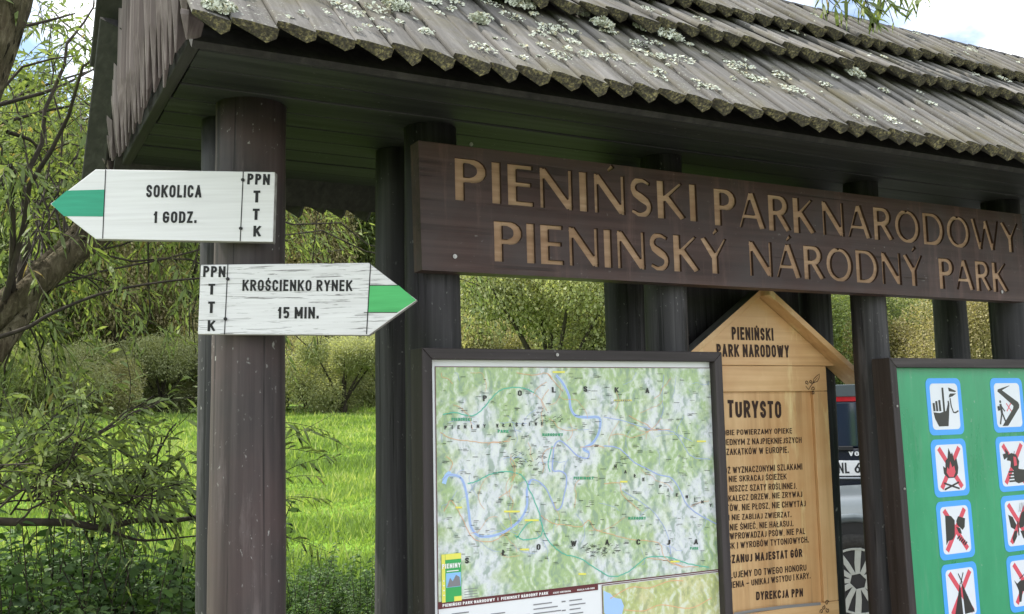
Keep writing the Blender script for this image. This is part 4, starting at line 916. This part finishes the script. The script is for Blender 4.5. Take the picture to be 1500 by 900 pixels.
def car(name, loc, rz, paint, label, roofz=1.63, belt=1.02, hood=.98):
    c = empty(name, loc, rz, label, 'car', None)
    b = MB()
    loft(b, [(-2.33, ring(.80, .42, belt-.05, .08)), (-2.26, ring(.90, .34, belt, .1)), (-1.9, ring(.935, .28, belt+.01, .1)), (-.6, ring(.945, .26, belt, .1)), (.7, ring(.945, .26, belt-.01, .1)), (1.0, ring(.94, .27, hood+.01, .12, .02)), (1.9, ring(.92, .28, hood-.05, .14, .03)), (2.2, ring(.86, .32, hood-.14, .14, .02)), (2.33, ring(.74, .40, hood-.28, .1))])
    local(b, 'body', paint, c)
    def gh(x, w, zt, r=.12): return (x, [(w+.04, belt-.06), (w-.02, belt+.16), (w-.14, zt-.07), (w-.22, zt-.01), (w*.35, zt+.025), (-w*.35, zt+.025), (-w+.22, zt-.01), (-w+.14, zt-.07), (-w+.02, belt+.16), (-w-.04, belt-.06)])
    b = MB(); loft(b, [(-2.27, gh(0, .86, belt+.04)[1]), (-2.20, gh(0, .86, belt+.26)[1]), (-2.02, gh(0, .86, roofz-.07)[1]), (-1.6, gh(0, .87, roofz-.02)[1]), (-.4, gh(0, .88, roofz)[1]), (.35, gh(0, .87, roofz-.05)[1]), (.8, gh(0, .88, belt+.3)[1]), (1.25, gh(0, .88, hood+.04)[1])]); local(b, 'windows', M['glass'], c)
    b = MB(); loft(b, [(x, [(.67, z-.02), (.66, z), (.3, z+.035), (-.3, z+.035), (-.66, z), (-.67, z-.02)]) for x, z in ((-2.06, roofz-.065), (-1.6, roofz-.008), (-.4, roofz+.012), (.3, roofz-.035))]); local(b, 'roof', paint, c)
    for s_ in (-1, 1):
        b = MB(); b.tube([(1.25, .92*s_, hood+.02), (.72, .84*s_, belt+.36), (.32, .70*s_, roofz-.07), (-.4, .72*s_, roofz-.04), (-1.7, .71*s_, roofz-.06), (-2.06, .70*s_, roofz-.12), (-2.27, .86*s_, belt+.08)], .035, 8); local(b, 'pillar', paint, c); b = MB(); b.tube([(-.35, .885*s_, belt), (-.4, .74*s_, roofz-.05)], .03, 6); local(b, 'pillar', paint, c); b = MB(); b.tube([(-1.45, .885*s_, belt), (-1.6, .74*s_, roofz-.06)], .035, 6); local(b, 'pillar', paint, c)
        for x in (-1.38, 1.42):
            wheel(c, x, .86*s_, s_)
            b = MB(); b.prism([(x+.40*math.cos(t), .37+.40*math.sin(t)) for t in [math.pi*2*i/28 for i in range(28)]], Frame((0, .938*s_, 0), (1, 0, 0), (0, 0, 1), (0, s_, 0)), -.05, .012); local(b, 'wheel_arch', M['black_plastic'], c)
            b = MB(); b.tube([(x+.425*math.cos(t), .945*s_, .37+.425*math.sin(t)) for t in [R(-12)+R(204)*i/20 for i in range(21)]], .032, 8); local(b, 'arch_lip', paint, c)
        b = MB(); b.box((-2.36, .62*s_ if s_ > 0 else -.84, .72), (-2.24, .84 if s_ > 0 else -.62, 1.0)); local(b, 'tail_lamp', M['lamp_red'], c, .02)
        b = MB(); b.box((2.12, min(.48*s_, .80*s_), hood-.28), (2.27, max(.48*s_, .80*s_), hood-.16)); local(b, 'headlight', M['chrome'], c, .02)
        b = MB(); b.box((.72, min(.93*s_, 1.08*s_), belt+.02), (.86, max(.93*s_, 1.08*s_), belt+.16)); local(b, 'mirror', paint, c, .03)
        for x in (-.1, -1.15):
            b = MB(); b.box((x-.2, min(.945*s_, .97*s_), belt-.13), (x, max(.945*s_, .97*s_), belt-.105)); local(b, 'door_handle', paint, c, .006)
    b = MB(); b.box((-2.40, -.86, .36), (-2.26, .86, .62)); local(b, 'bumper', M['black_plastic'], c, .03); b = MB(); b.box((2.22, -.8, .34), (2.38, .8, .52)); local(b, 'bumper', M['black_plastic'], c, .03)
    return c
az = R(47.2); fw = np.array([math.sin(az), math.cos(az)]); rt = np.array([math.cos(az), -math.sin(az)])
gw = CAM+ray(1257, 851)*7.15                                    # front wheel hub of the nearer car
ang_s = math.atan2(rt[1], rt[0])+math.pi; ca, sa = math.cos(ang_s), math.sin(ang_s)
car('parked_car', (gw[0]-(1.42*ca-.93*sa), gw[1]-(1.42*sa+.93*ca), gw[2]-.345), ang_s, M['car_silver'], 'silver car with pale alloy wheel, its wing seen in the gap beside the honey panel', 1.62, 1.0, .92)
rear = CAM+ray(1282, 700)*9.5; ang_d = math.atan2(fw[1], fw[0])
dc = car('parked_car', (rear[0]+2.36*fw[0], rear[1]+2.36*fw[1], 0), ang_d, M['car_dark'], 'dark navy car seen from behind with its number plate showing, behind the silver car', 1.76, 1.12, 1.05)
fd = Frame((rear[0]-.005*fw[0], rear[1]-.005*fw[1], 0), (*rt, 0), (0, 0, 1), (-fw[0], -fw[1], 0))
def Dp(x, y): return fd.px(x, y)
def dbox(name, x0, y0, x1, y1, d0, d1, mat, ext=None, bevel=.006, parent=None):
    (u0, v1), (u1, v0) = Dp(x0, y0), Dp(x1, y1)
    b = MB(); b.prism([(u0, v0), (u1, v0), (u1, v1), (u0, v1)], fd, d0, d1); return b.build(name, mat, parent or None, bevel)
def to_car(o, c):
    bpy.context.view_layer.update(); o.parent = c; o.matrix_parent_inverse = c.matrix_world.inverted(); return o
to_car(dbox('spoiler', 1150, 566, 1412, 577, -.32, -.02, M['car_silver']), dc)  # sky reflection on the dark car's spoiler, put in as silver colour
to_car(dbox('brake_light', 1170, 578, 1392, 585, -.20, -.035, M['lamp_red']), dc)
to_car(dbox('rear_window', 1165, 590, 1400, 655, -.08, -.045, M['glass'], None, .02), dc)
to_car(dbox('tailgate', 1160, 660, 1404, 745, -.08, -.006, M['car_dark'], None, .012), dc)
to_car(dbox('trim_bar', 1222, 654, 1250, 660, -.05, .02, M['black_plastic']), dc)
pl = to_car(dbox('number_plate', 1221, 675, 1318, 697, -.01, .012, M['print_white'], None, .003), dc)
b = MB()
def dtext(t, p0, p1, top, wt=.16):
    q0, q1 = Dp(*p0), Dp(*p1); put_text(b, fd, t, q0, q1, Dp(p0[0], top)[1]-q0[1], .014, wt, None)
dtext('NL', (1228, 693.5), (1244.5, 693.5), 678); dtext('6', (1252, 693), (1261, 693), 678)
o = b.build('lettering', M['tile_black']); bpy.context.view_layer.update(); o.parent = pl; o.matrix_parent_inverse = pl.matrix_world.inverted()
b = MB(); q0, q1 = Dp(1243.5, 668), Dp(1283, 668); put_text(b, fd, 'VOLVO', q0, q1, .042, .003, .2); to_car(b.build('badge', M['print_white']), dc)
to_car(dbox('rear_step', 1165, 699, 1400, 702, -.03, .02, M['chrome'], None, .002), dc)

# ------------------------------------------------------------------ foliage tools
def unit(v): return v/(np.linalg.norm(v, axis=-1, keepdims=True)+1e-9)
def leaves(pos, dirs, L_, W_, droop=.25, normal=None):
    n = len(pos); d = unit(dirs)
    nr = rng.normal(size=(n, 3)) if normal is None else normal
    s = unit(np.cross(d, nr)); u = unit(np.cross(s, d)); L_ = L_[:, None]; W_ = W_[:, None]
    g = np.array([0, 0, -1.0])
    p0 = pos; c1 = pos+d*L_*.33+g*L_*droop*.08; c2 = pos+d*L_*.68+g*L_*droop*.35; p3 = pos+d*L_+g*L_*droop*.85
    V = np.stack([p0, c1+s*W_*.5, c1-s*W_*.5, c2+s*W_*.36, c2-s*W_*.36, p3], 1).reshape(-1, 3)
    b = np.arange(n)[:, None]*6
    return V, np.concatenate([b+[[2, 1, 0]], b+[[4, 3, 5]]]), b+[[1, 2, 4, 3]]
class Foliage:
    def __init__(s): s.V = []; s.T = []; s.Q = []; s.tint = []; s.n = 0
    def put(s, pos, dirs, L_, W_, tint, droop=.25, normal=None):
        V, T, Q = leaves(pos, dirs, L_, W_, droop, normal); s.V.append(V); s.T.append(T+s.n); s.Q.append(Q+s.n); s.tint.append(np.repeat(tint, 6)); s.n += len(V)
    def build(s, name, mat, parent=None, off=(0, 0, 0)):
        return np_mesh(name, np.concatenate(s.V)-np.array(off), [np.concatenate(s.T), np.concatenate(s.Q)], mat, parent, np.concatenate(s.tint))
def bez(a, b_, sag, n=8, side=0):
    a, b_ = np.array(a, float), np.array(b_, float); t = np.linspace(0, 1, n)[:, None]
    mid = (a+b_)/2+np.array([0, 0, sag]); return (1-t)**2*a+2*t*(1-t)*mid+t*t*b_
# ------------------------------------------------------------------ the willow
wil = empty('willow_tree', (-1.8, 2.7, 0), 0, 'leaning willow with narrow drooping leaves behind the gable end of the shelter', 'tree')
WO = np.array([-1.8, 2.7, 0])
b = MB()
def P_(x, y, Y): return at(x, y, Y)
def interp(pts, k=5): return [p for p in smooth(pts, k)]
tA = interp([(-2.0, 2.75, -.1), (-1.25, 2.7, .75), P_(-150, 590, 2.65), P_(0, 468, 2.6), P_(75, 398, 2.6), P_(140, 343, 2.65), P_(260, 235, 2.8), P_(400, 90, 3.1), P_(560, -120, 3.6)])
b.tube(tA, list(np.linspace(.088, .040, len(tA))), 12, 0, True, .05)
tA2 = interp([P_(-120, 560, 2.8), P_(0, 445, 2.8), P_(60, 392, 2.8), P_(120, 330, 2.85), P_(200, 210, 3.0), P_(250, 60, 3.4)]); b.tube(tA2, list(np.linspace(.05, .022, len(tA2))), 9, 0, True, .06)
tA3 = interp([P_(-60, 585, 2.5), P_(0, 510, 2.5), P_(40, 460, 2.55), P_(60, 430, 2.6)]); b.tube(tA3, list(np.linspace(.055, .02, len(tA3))), 8, 0, True, .06)
tB = interp([(-1.9, 2.8, -.1), (-1.1, 2.6, 1.3), P_(-130, 330, 2.4), P_(-48, 140, 2.35), P_(4, 0, 2.3), P_(50, -160, 2.3), P_(80, -420, 2.3)]); b.tube(tB, list(np.linspace(.17, .085, len(tB))), 16, 0, True, .045)
b.build('trunk', M['bark'], wil)
br = MB(); fol = Foliage(); SH = []
def branch(pts, r0, r1, seg=6): br.tube(pts, list(np.linspace(r0, r1, len(pts))), seg, 0, False)
def twig(p0, d0, length, lsz=1., tint0=.45, droop=.9, dens=34, r=.0022):
    n = 9; d = unit(np.array(d0, float)); pts = [np.array(p0, float)]; step = length/(n-1)
    for i in range(n-1):
        d = unit(d+np.array([rng.normal()*.10, rng.normal()*.10, -droop*step*1.6+rng.normal()*.06])); pts.append(pts[-1]+d*step)
    pts = np.array(pts); br.tube(pts, list(np.linspace(r, r*.4, n)), 3, 0, False)
    k = max(4, int(length*dens)); t = np.linspace(.10, 1, k)*(n-1)*.999; i = t.astype(int); f = (t-i)[:, None]
    pos = pts[i]*(1-f)+pts[i+1]*f; tg = unit(pts[i+1]-pts[i])
    side = np.cross(tg, rng.normal(size=(k, 3))); side = unit(side)
    dirs = tg*.75+side*.75+np.array([0, 0, -.18])
    Lf = rng.uniform(.055, .105, k)*lsz*(1-.35*(t/(n-1))**3)
    fol.put(pos, dirs, Lf, Lf*rng.uniform(.15, .21, k), np.clip(tint0+rng.normal(size=k)*.17+(rng.random(k) > .985)*.5, 0, 1), .45)
    return pts
def limb(a, b_, sag, r0, twigs, tl=(.3, .7), lsz=1., tint=.45, up=.2, droop=.9, dens=34, n=10):
    pts = bez(a, b_, sag, n); pts[1:-1] += rng.normal(size=(n-2, 3))*.02*np.linalg.norm(np.array(b_)-a)/1.5
    branch(pts, r0, .003)
    for i in range(twigs):
        t = rng.uniform(.2, 1)*(n-1)*.999; k = int(t); p = pts[k]*(1-(t-k))+pts[k+1]*(t-k); tg = unit(pts[k+1]-pts[k])
        twig(p, tg*.8+rng.normal(size=3)*.55+np.array([0, 0, up]), rng.uniform(*tl), lsz, tint, droop, dens)
    return pts
# branches seen against the meadow
bC = interp([P_(-20, 500, 2.2), P_(40, 480, 2.2), P_(75, 460, 2.2), P_(150, 430, 2.25), P_(240, 413, 2.3), P_(330, 405, 2.4)]); branch(bC, .010, .004, 7)
bD = interp([P_(-60, 762, 1.7), P_(20, 765, 1.7), P_(100, 766, 1.7), P_(150, 773, 1.7), P_(205, 762, 1.72), P_(262, 762, 1.75), P_(330, 745, 1.85), P_(400, 700, 1.95)]); branch(bD, .017, .007, 7)
bD2 = interp([P_(140, 771, 1.7), P_(180, 785, 1.7), P_(215, 792, 1.72), P_(290, 785, 1.8)]); branch(bD2, .009, .003, 6)
branch(interp([(-1.9, 2.75, .1), (-1.2, 2.2, .55), P_(-200, 770, 1.75), P_(-60, 762, 1.7)]), .05, .017, 8)
branch(interp([(-1.5, 2.7, .6), (-.9, 2.5, 1.3), P_(-20, 500, 2.2)]), .035, .016, 8)
for x0, y0, x1, y1, Y0, Y1 in [(0, 180, 140, 150, 3, 3.3), (10, 150, 150, 95, 2.8, 3.2), (-10, 160, 145, 100, 3.4, 3.6), (0, 45, 110, 20, 2.7, 2.9), (35, 185, 62, 240, 3, 3.1)]:
    q = interp([P_(x0-25, y0+8, Y0), P_((x0+x1)/2, (y0+y1)/2+rnd.uniform(-8, 8), (Y0+Y1)/2), P_(x1, y1, Y1)]); branch(q, .012, .004)
for i in range(15):      # low fan of twigs rising from the left, dark against the meadow
    a = P_(rnd.uniform(-60, 60), rnd.uniform(715, 770), 1.7+rnd.uniform(-.1, .3)); e = P_(rnd.uniform(20, 285), rnd.uniform(560, 735), rnd.uniform(1.5, 2.3))
    limb(a, e, .05, .0042, 6, (.18, .40), 1.2, .42, .15, .8, 38)
for i in range(11):
    p = bD[rnd.randint(8, len(bD)-1)]; e = p+np.array([rnd.uniform(-.15, .35), rnd.uniform(-.2, .2), rnd.uniform(.1, .4)]); limb(p, e, .03, .0042, 4, (.15, .34), 1.15, .35, .1, .8, 38)
for i in range(13): p = bD[rnd.randint(6, len(bD)-4)]; twig(p, (rnd.uniform(-.5, .5), rnd.uniform(-.3, .3), -1), rnd.uniform(.12, .4), .7, .3, 0, 14)
for x, y in [(425, 600), (428, 640), (425, 690), (424, 720), (424, 760)]:     # sprays reaching out to the right of the first post
    p = P_(x-45, y+20, 2.0)
    for k in range(2): twig(p, (.9, rnd.uniform(-.2, .3), rnd.uniform(-.1, .5)), rnd.uniform(.28, .42), 1.0, .3, .7, 26)
    branch(bez(bD[-1], p, .03, 5), .004, .002, 4)
def veil(n, xr, yr, Yr, src, tint, tw, tl, lsz=1., sag=.25, dens=34, droop=1.):
    for i in range(n):
        e = P_(rnd.uniform(*xr), rnd.uniform(*yr), rnd.uniform(*Yr)); s_ = src[rnd.randint(int(len(src)*.25), len(src)-1)]
        limb(s_, e, sag+.12*np.linalg.norm(e-s_), .006, tw, tl, lsz, tint, .1, droop, dens)
veil(13, (-40, 290), (370, 540), (2.4, 4.6), tA, .66, 8, (.3, .6))
veil(18, (-40, 200), (170, 360), (3.0, 5.5), tA2, .7, 9, (.35, .7))
veil(9, (-60, 160), (-20, 170), (2.8, 4.6), tA2, .5, 8, (.3, .7))
veil(5, (-60, 130), (560, 690), (2.6, 3.4), tA3, .5, 7, (.3, .6))
veil(9, (400, 600), (270, 390), (3.0, 4.6), tA, .62, 9, (.35, .7))
veil(3, (650, 730), (390, 440), (3.4, 4.2), tA, .5, 7, (.3, .6))
veil(4, (420, 470), (480, 520), (3.4, 4.2), tA, .4, 6, (.2, .45))
for i in range(13):       # the rest of the crown, above and to the left of the view
    s_ = (tA+tB)[rnd.randint(15, len(tA)+len(tB)-1)]; e = s_+np.array([rnd.gauss(0, 1.0), rnd.gauss(.4, .9), rnd.uniform(.3, 2.2)])
    limb(s_, e, .5, .016, 9, (.4, .9), 1.1, .5, .0, 1.2, 28)
# a bough that reaches over the roof
bough = interp([tA[-6], (1.6, 2.2, 4.7), (2.2, 1.2, 4.5), (2.62, .5, 3.95), P_(1268, -40, .05), P_(1262, -8, -.1)]); branch(bough, .03, .005, 7)
for x, y, Y, n_ in [(1205, -14, 0, 3), (1235, -12, -.1, 4), (1262, -14, -.1, 5), (1290, -18, -.1, 4), (1318, -22, 0, 3), (1345, -26, .05, 2)]:
    p = P_(x, y, Y); branch(bez(bough[-8], p, .08, 5), .005, .002, 4)
    for k in range(n_): twig(p, (rnd.uniform(-.2, .6), rnd.uniform(-.3, .2), rnd.uniform(-.7, .1)), rnd.uniform(.08, .15), .95, .4, 1.2, 40)
br_o = br.build('branches', M['bark_dark'], wil); fo = fol.build('crown', M['willow_leaf'], wil, WO)

# ------------------------------------------------------------------ undergrowth, grass
def herb(kind, h, nl, seed):
    f = Foliage(); b = MB(); stems = rnd.randint(8, 12)
    for s_ in range(stems):
        a = rnd.uniform(0, 6.28); lean = rnd.uniform(.05, .45)*h; top = np.array([math.cos(a)*lean, math.sin(a)*lean, h*rnd.uniform(.6, 1.05)]); base = np.array([math.cos(a)*.04, math.sin(a)*.04, 0])
        pts = bez(base, top, .12*h, 7); b.tube(pts, list(np.linspace(.004, .0015, 7)), 4, 0, False)
        k = nl; t = np.linspace(.22, 1, k)**.7*5.999; i = t.astype(int); fr = (t-i)[:, None]; pos = pts[i]*(1-fr)+pts[i+1]*fr
        an = np.arange(k)*2.4+rnd.uniform(0, 6); d = np.stack([np.cos(an), np.sin(an), rng.uniform(-.1, .5, k)], 1)
        L_ = rng.uniform(.055, .10, k)*(1.15-.5*t/6)*(1 if kind == 0 else .8)
        f.put(pos, d, L_, L_*(.36 if kind == 0 else .22), np.clip(.45+rng.normal(size=k)*.2, 0, 1), .5, np.tile([0, 0, .6], (k, 1))+rng.normal(size=(k, 3))*.7)
    return f, b
protos = []
for kd, h in ((0, .85), (1, .8), (0, .6)):
    r_ = empty('leafy_herb', (0, 0, 0), 0); f, b = herb(kd, h, 34, 0); f.build('leaves', M['herb_leaf'], r_); b.build('stems', M['bark_dark'], r_, 0, False); protos.append(r_)
first = set()
def place_herb(k, x, y, s_, label, group):
    o = protos[k] if k not in first else copy_tree(protos[k]); first.add(k)
    o.location = (x, y, 0); o.rotation_euler.z = rnd.uniform(0, 6.28); o.scale = (s_, s_, s_*rnd.uniform(.85, 1.15)); tag(o, label, 'plant', group)
for i in range(95):
    Y = rnd.uniform(1.5, 3.9); px = rnd.uniform(-60, 290); p = at(px, 800, Y); k = rnd.choice((0, 0, 1, 2))
    place_herb(k, p[0], Y, rnd.uniform(1.0, 1.4)*(1.0 if Y < 2.8 else .85), 'green leafy herb in the shaded bed under the low willow branch', 'herbs under the willow')
for i in range(26):
    Y = rnd.uniform(3.3, 5.2); px = rnd.uniform(415, 550); p = at(px, 860, Y); place_herb(rnd.choice((1, 2)), p[0], Y, rnd.uniform(.6, .95), 'low herb at the meadow edge between the two thickest posts', 'herbs at the meadow edge')
def grass():
    n = 230000; u = rng.random(n); r = 4.2*np.exp(u*math.log(75/4.2)); a = np.radians(rng.uniform(-9, 27, n))
    x = r*np.sin(a); y = CAM[1]+r*np.cos(a); ok = y > 1.6; x, y, r = x[ok], y[ok], r[ok]; n = len(x)
    h = rng.uniform(.06, .15, n)*(1+r*.012)*(.8+.5*np.sin(x*1.3+np.sin(y*.7)*2)*np.sin(y*.9)); wd = .0035+r*.0011; th = rng.uniform(0, 6.28, n); tall = rng.random(n) < .02; h = np.where(tall, h*2.3, h); ln = rng.uniform(.1, .7, n)*h; ta = rng.uniform(0, 6.28, n)
    z0 = np.clip(r-9, 0, 86)*.034-.01; b0 = np.stack([x-np.cos(th)*wd, y-np.sin(th)*wd, z0], 1); b1 = np.stack([x+np.cos(th)*wd, y+np.sin(th)*wd, z0], 1); t = np.stack([x+np.cos(ta)*ln, y+np.sin(ta)*ln, z0+h], 1)
    V = np.stack([b0, b1, t], 1).reshape(-1, 3); tint = np.clip(.5+.3*np.sin(x*.8+2*np.sin(y*.5))*np.sin(y*.35+x*.2)+.2*np.sin(x*2.3+1.7*np.sin(y*1.1))*np.sin(y*.9)+rng.normal(size=n)*.22+np.where(tall, .5, 0)-.35*(np.sin(x*.37+1.3)*np.sin(y*.21+.6) > .45), 0, 1)
    o = np_mesh('meadow_grass', V, [np.arange(3*n).reshape(-1, 3)], M['grass'], None, np.repeat(tint, 3)); tag(o, 'bright green sunlit meadow grass behind the shelter', 'grass', None, 'stuff')
grass()

# ------------------------------------------------------------------ far trees and shrubs
def tree_proto(name, n, rx, rz, zc, clump, mat, trunk_h, weep=0., lobes=9):
    r_ = empty(name, (0, 0, 0)); f = Foliage()
    cs_ = [np.array([rnd.gauss(0, .45)*rx, rnd.gauss(0, .45)*rx, zc+rnd.uniform(-.55, .7)*rz]) for _ in range(lobes)]
    b = MB(); b.tube([(0, 0, -.4), (.05*rx, 0, trunk_h*.5), (0, .05*rx, zc)], [rx*.07, rx*.05, rx*.02], 8, 0, False)
    for c in cs_:
        b.tube(bez((0, 0, trunk_h*rnd.uniform(.2, .7)), c, .3, 6), list(np.linspace(rx*.03, rx*.006, 6)), 5, 0, False)
    for c in cs_:
        k = n//lobes; rr = rnd.uniform(.32, .58); q = unit(rng.normal(size=(k, 3)))*(rng.random((k, 1))**.45)*np.array([rx*rr, rx*rr, rz*rr*1.1])+c
        q[:, 2] = np.maximum(q[:, 2], .15); d = unit(q-c)+rng.normal(size=(k, 3))*.6+np.array([0, 0, -weep])
        base = rnd.uniform(.22, .72); L_ = rng.uniform(.6, 1.3, k)*clump
        f.put(q, d, L_, L_*rng.uniform(.35, .6, k), np.clip(base+rng.normal(size=k)*.15, 0, 1), .3)
    f.build('crown', M[mat], r_); b.build('trunk', M['bark_dark'], r_, 0, False); return r_
T = {'pale': tree_proto('willow_shrub', 36000, 3.4, 3.0, 2.6, .145, 'tree_pale', 1.2, .3, 12), 'green': tree_proto('broadleaf_tree', 40000, 4.2, 6.5, 7.5, .17, 'tree_green', 3, .2, 14),
     'gold': tree_proto('autumn_tree', 30000, 3.2, 4.5, 5., .15, 'tree_gold', 2, .2, 11), 'brown': tree_proto('drying_shrub', 22000, 2.6, 2.6, 2.2, .15, 'tree_brown', .8, .1, 10)}
LAB = {'pale': ('rounded grey green willow shrub at the far edge of the meadow', 'shrub', 'pale willow shrubs beyond the meadow'), 'green': ('tall green broadleaf tree on the slope beyond the meadow', 'tree', 'green trees beyond the meadow'),
       'gold': ('yellowing autumn tree on the slope beyond the meadow', 'tree', 'yellowing trees beyond the meadow'), 'brown': ('brownish drying shrub along the meadow edge', 'shrub', 'drying shrubs along the meadow edge')}
used = set()
def ftree(k, px, dist, s_, sz=1., z=0, label=None):
    a = R(28.3)+math.atan((px-750)/FPX); o = T[k] if k not in used else copy_tree(T[k]); used.add(k)
    x, y = CAM[0]+dist*math.sin(a), CAM[1]+dist*math.cos(a); o.location = (x, y, z+ground_z(x, y)-.1); o.rotation_euler.z = rnd.uniform(0, 6.28); o.scale = (s_, s_, s_*sz); tag(o, label or LAB[k][0], LAB[k][1], None if label else LAB[k][2])
ftree('pale', 500, 62, .95, 1.0, 0, 'round pale grey green willow shrub standing on the meadow behind the lower arrow board')
ftree('pale', 805, 50, 1.5, 1.15, 0, 'large pale willow shrub seen between the name sign and the map')
for px, d, k, s_, sz in [(445, 70, 'brown', 1.1, 1.1), (560, 74, 'pale', 1.1, 1.0), (640, 66, 'pale', 1.1, .9), (30, 64, 'pale', .9, .9), (110, 70, 'pale', .9, 1.0), (175, 66, 'brown', .9, .9), (235, 70, 'pale', 1.0, 1.0), (290, 72, 'brown', 1.1, .9), (-60, 58, 'green', .6, .8), (350, 70, 'pale', 1.0, 1.0),
                         (700, 62, 'brown', 1.2, 1.2), (900, 56, 'pale', 1.3, 1.1), (980, 60, 'green', .6, .8), (1080, 58, 'pale', 1.2, 1.1), (1180, 60, 'green', .7, .8), (1238, 55, 'green', .8, .8), (1335, 52, 'gold', .9, .8), (1430, 50, 'gold', .9, .9), (1520, 56, 'gold', .9, .9), (1300, 62, 'brown', 1.5, 1.5), (1390, 60, 'pale', 1.3, 1.3),
                         (-60, 70, 'green', 1.7, 1.0), (20, 76, 'green', 1.5, .9), (70, 76, 'gold', 1.7, 1.5), (150, 80, 'green', 1.6, 1.0), (190, 76, 'gold', 1.5, 1.3), (240, 84, 'green', 1.5, .9), (250, 92, 'gold', 1.0, 1.2), (330, 90, 'green', 1.0, .9), (415, 86, 'green', 1.5, 1.05), (470, 80, 'gold', 1.5, 1.5), (510, 88, 'green', 1.6, 1.1), (555, 82, 'green', 1.5, 1.05), (590, 96, 'gold', 1.2, 1.2), (680, 90, 'green', 1.0, 1.0), (760, 94, 'gold', 1.2, 1.2), (850, 90, 'green', 1.0, 1.0), (940, 94, 'green', 1.2, 1.), (1040, 90, 'green', 1.1, 1.), (1140, 92, 'green', 1.1, 1.), (1230, 90, 'green', 1.1, 1.), (1290, 80, 'brown', 1.7, 2.2), (1345, 84, 'brown', 1.8, 2.4), (1410, 88, 'gold', 1.4, 1.3), (1500, 90, 'green', 1.1, 1.)]: ftree(k, px, d, s_, sz)
f = Foliage()
n = 1500; aa = np.radians(rng.uniform(-12, 70, n)); rr = 105*np.exp(rng.random(n)*math.log(620/105))
for i in range(n):
    x, y = rr[i]*math.sin(aa[i]), rr[i]*math.cos(aa[i]); z = hill_h(math.degrees(aa[i]), rr[i])+ground_z(x, y); k = 90; s_ = rnd.uniform(3, 6)
    q = unit(rng.normal(size=(k, 3)))*(rng.random((k, 1))**.4)*np.array([s_*.7, s_*.7, s_])+np.array([x, y, z+s_*.7]); q[:, 2] = np.maximum(q[:, 2], z-.2)
    L_ = rng.uniform(.5, 1.1, k)*(.5+rr[i]*.004); tb = rnd.uniform(.2, .75); f.put(q, rng.normal(size=(k, 3)), L_, L_*.6, np.clip(tb+rng.normal(size=k)*.15, 0, 1), .1)
o = f.build('hillside_forest', M['tree_green']); tag(o, 'wooded slope rising far behind the meadow', 'forest', None, 'stuff')
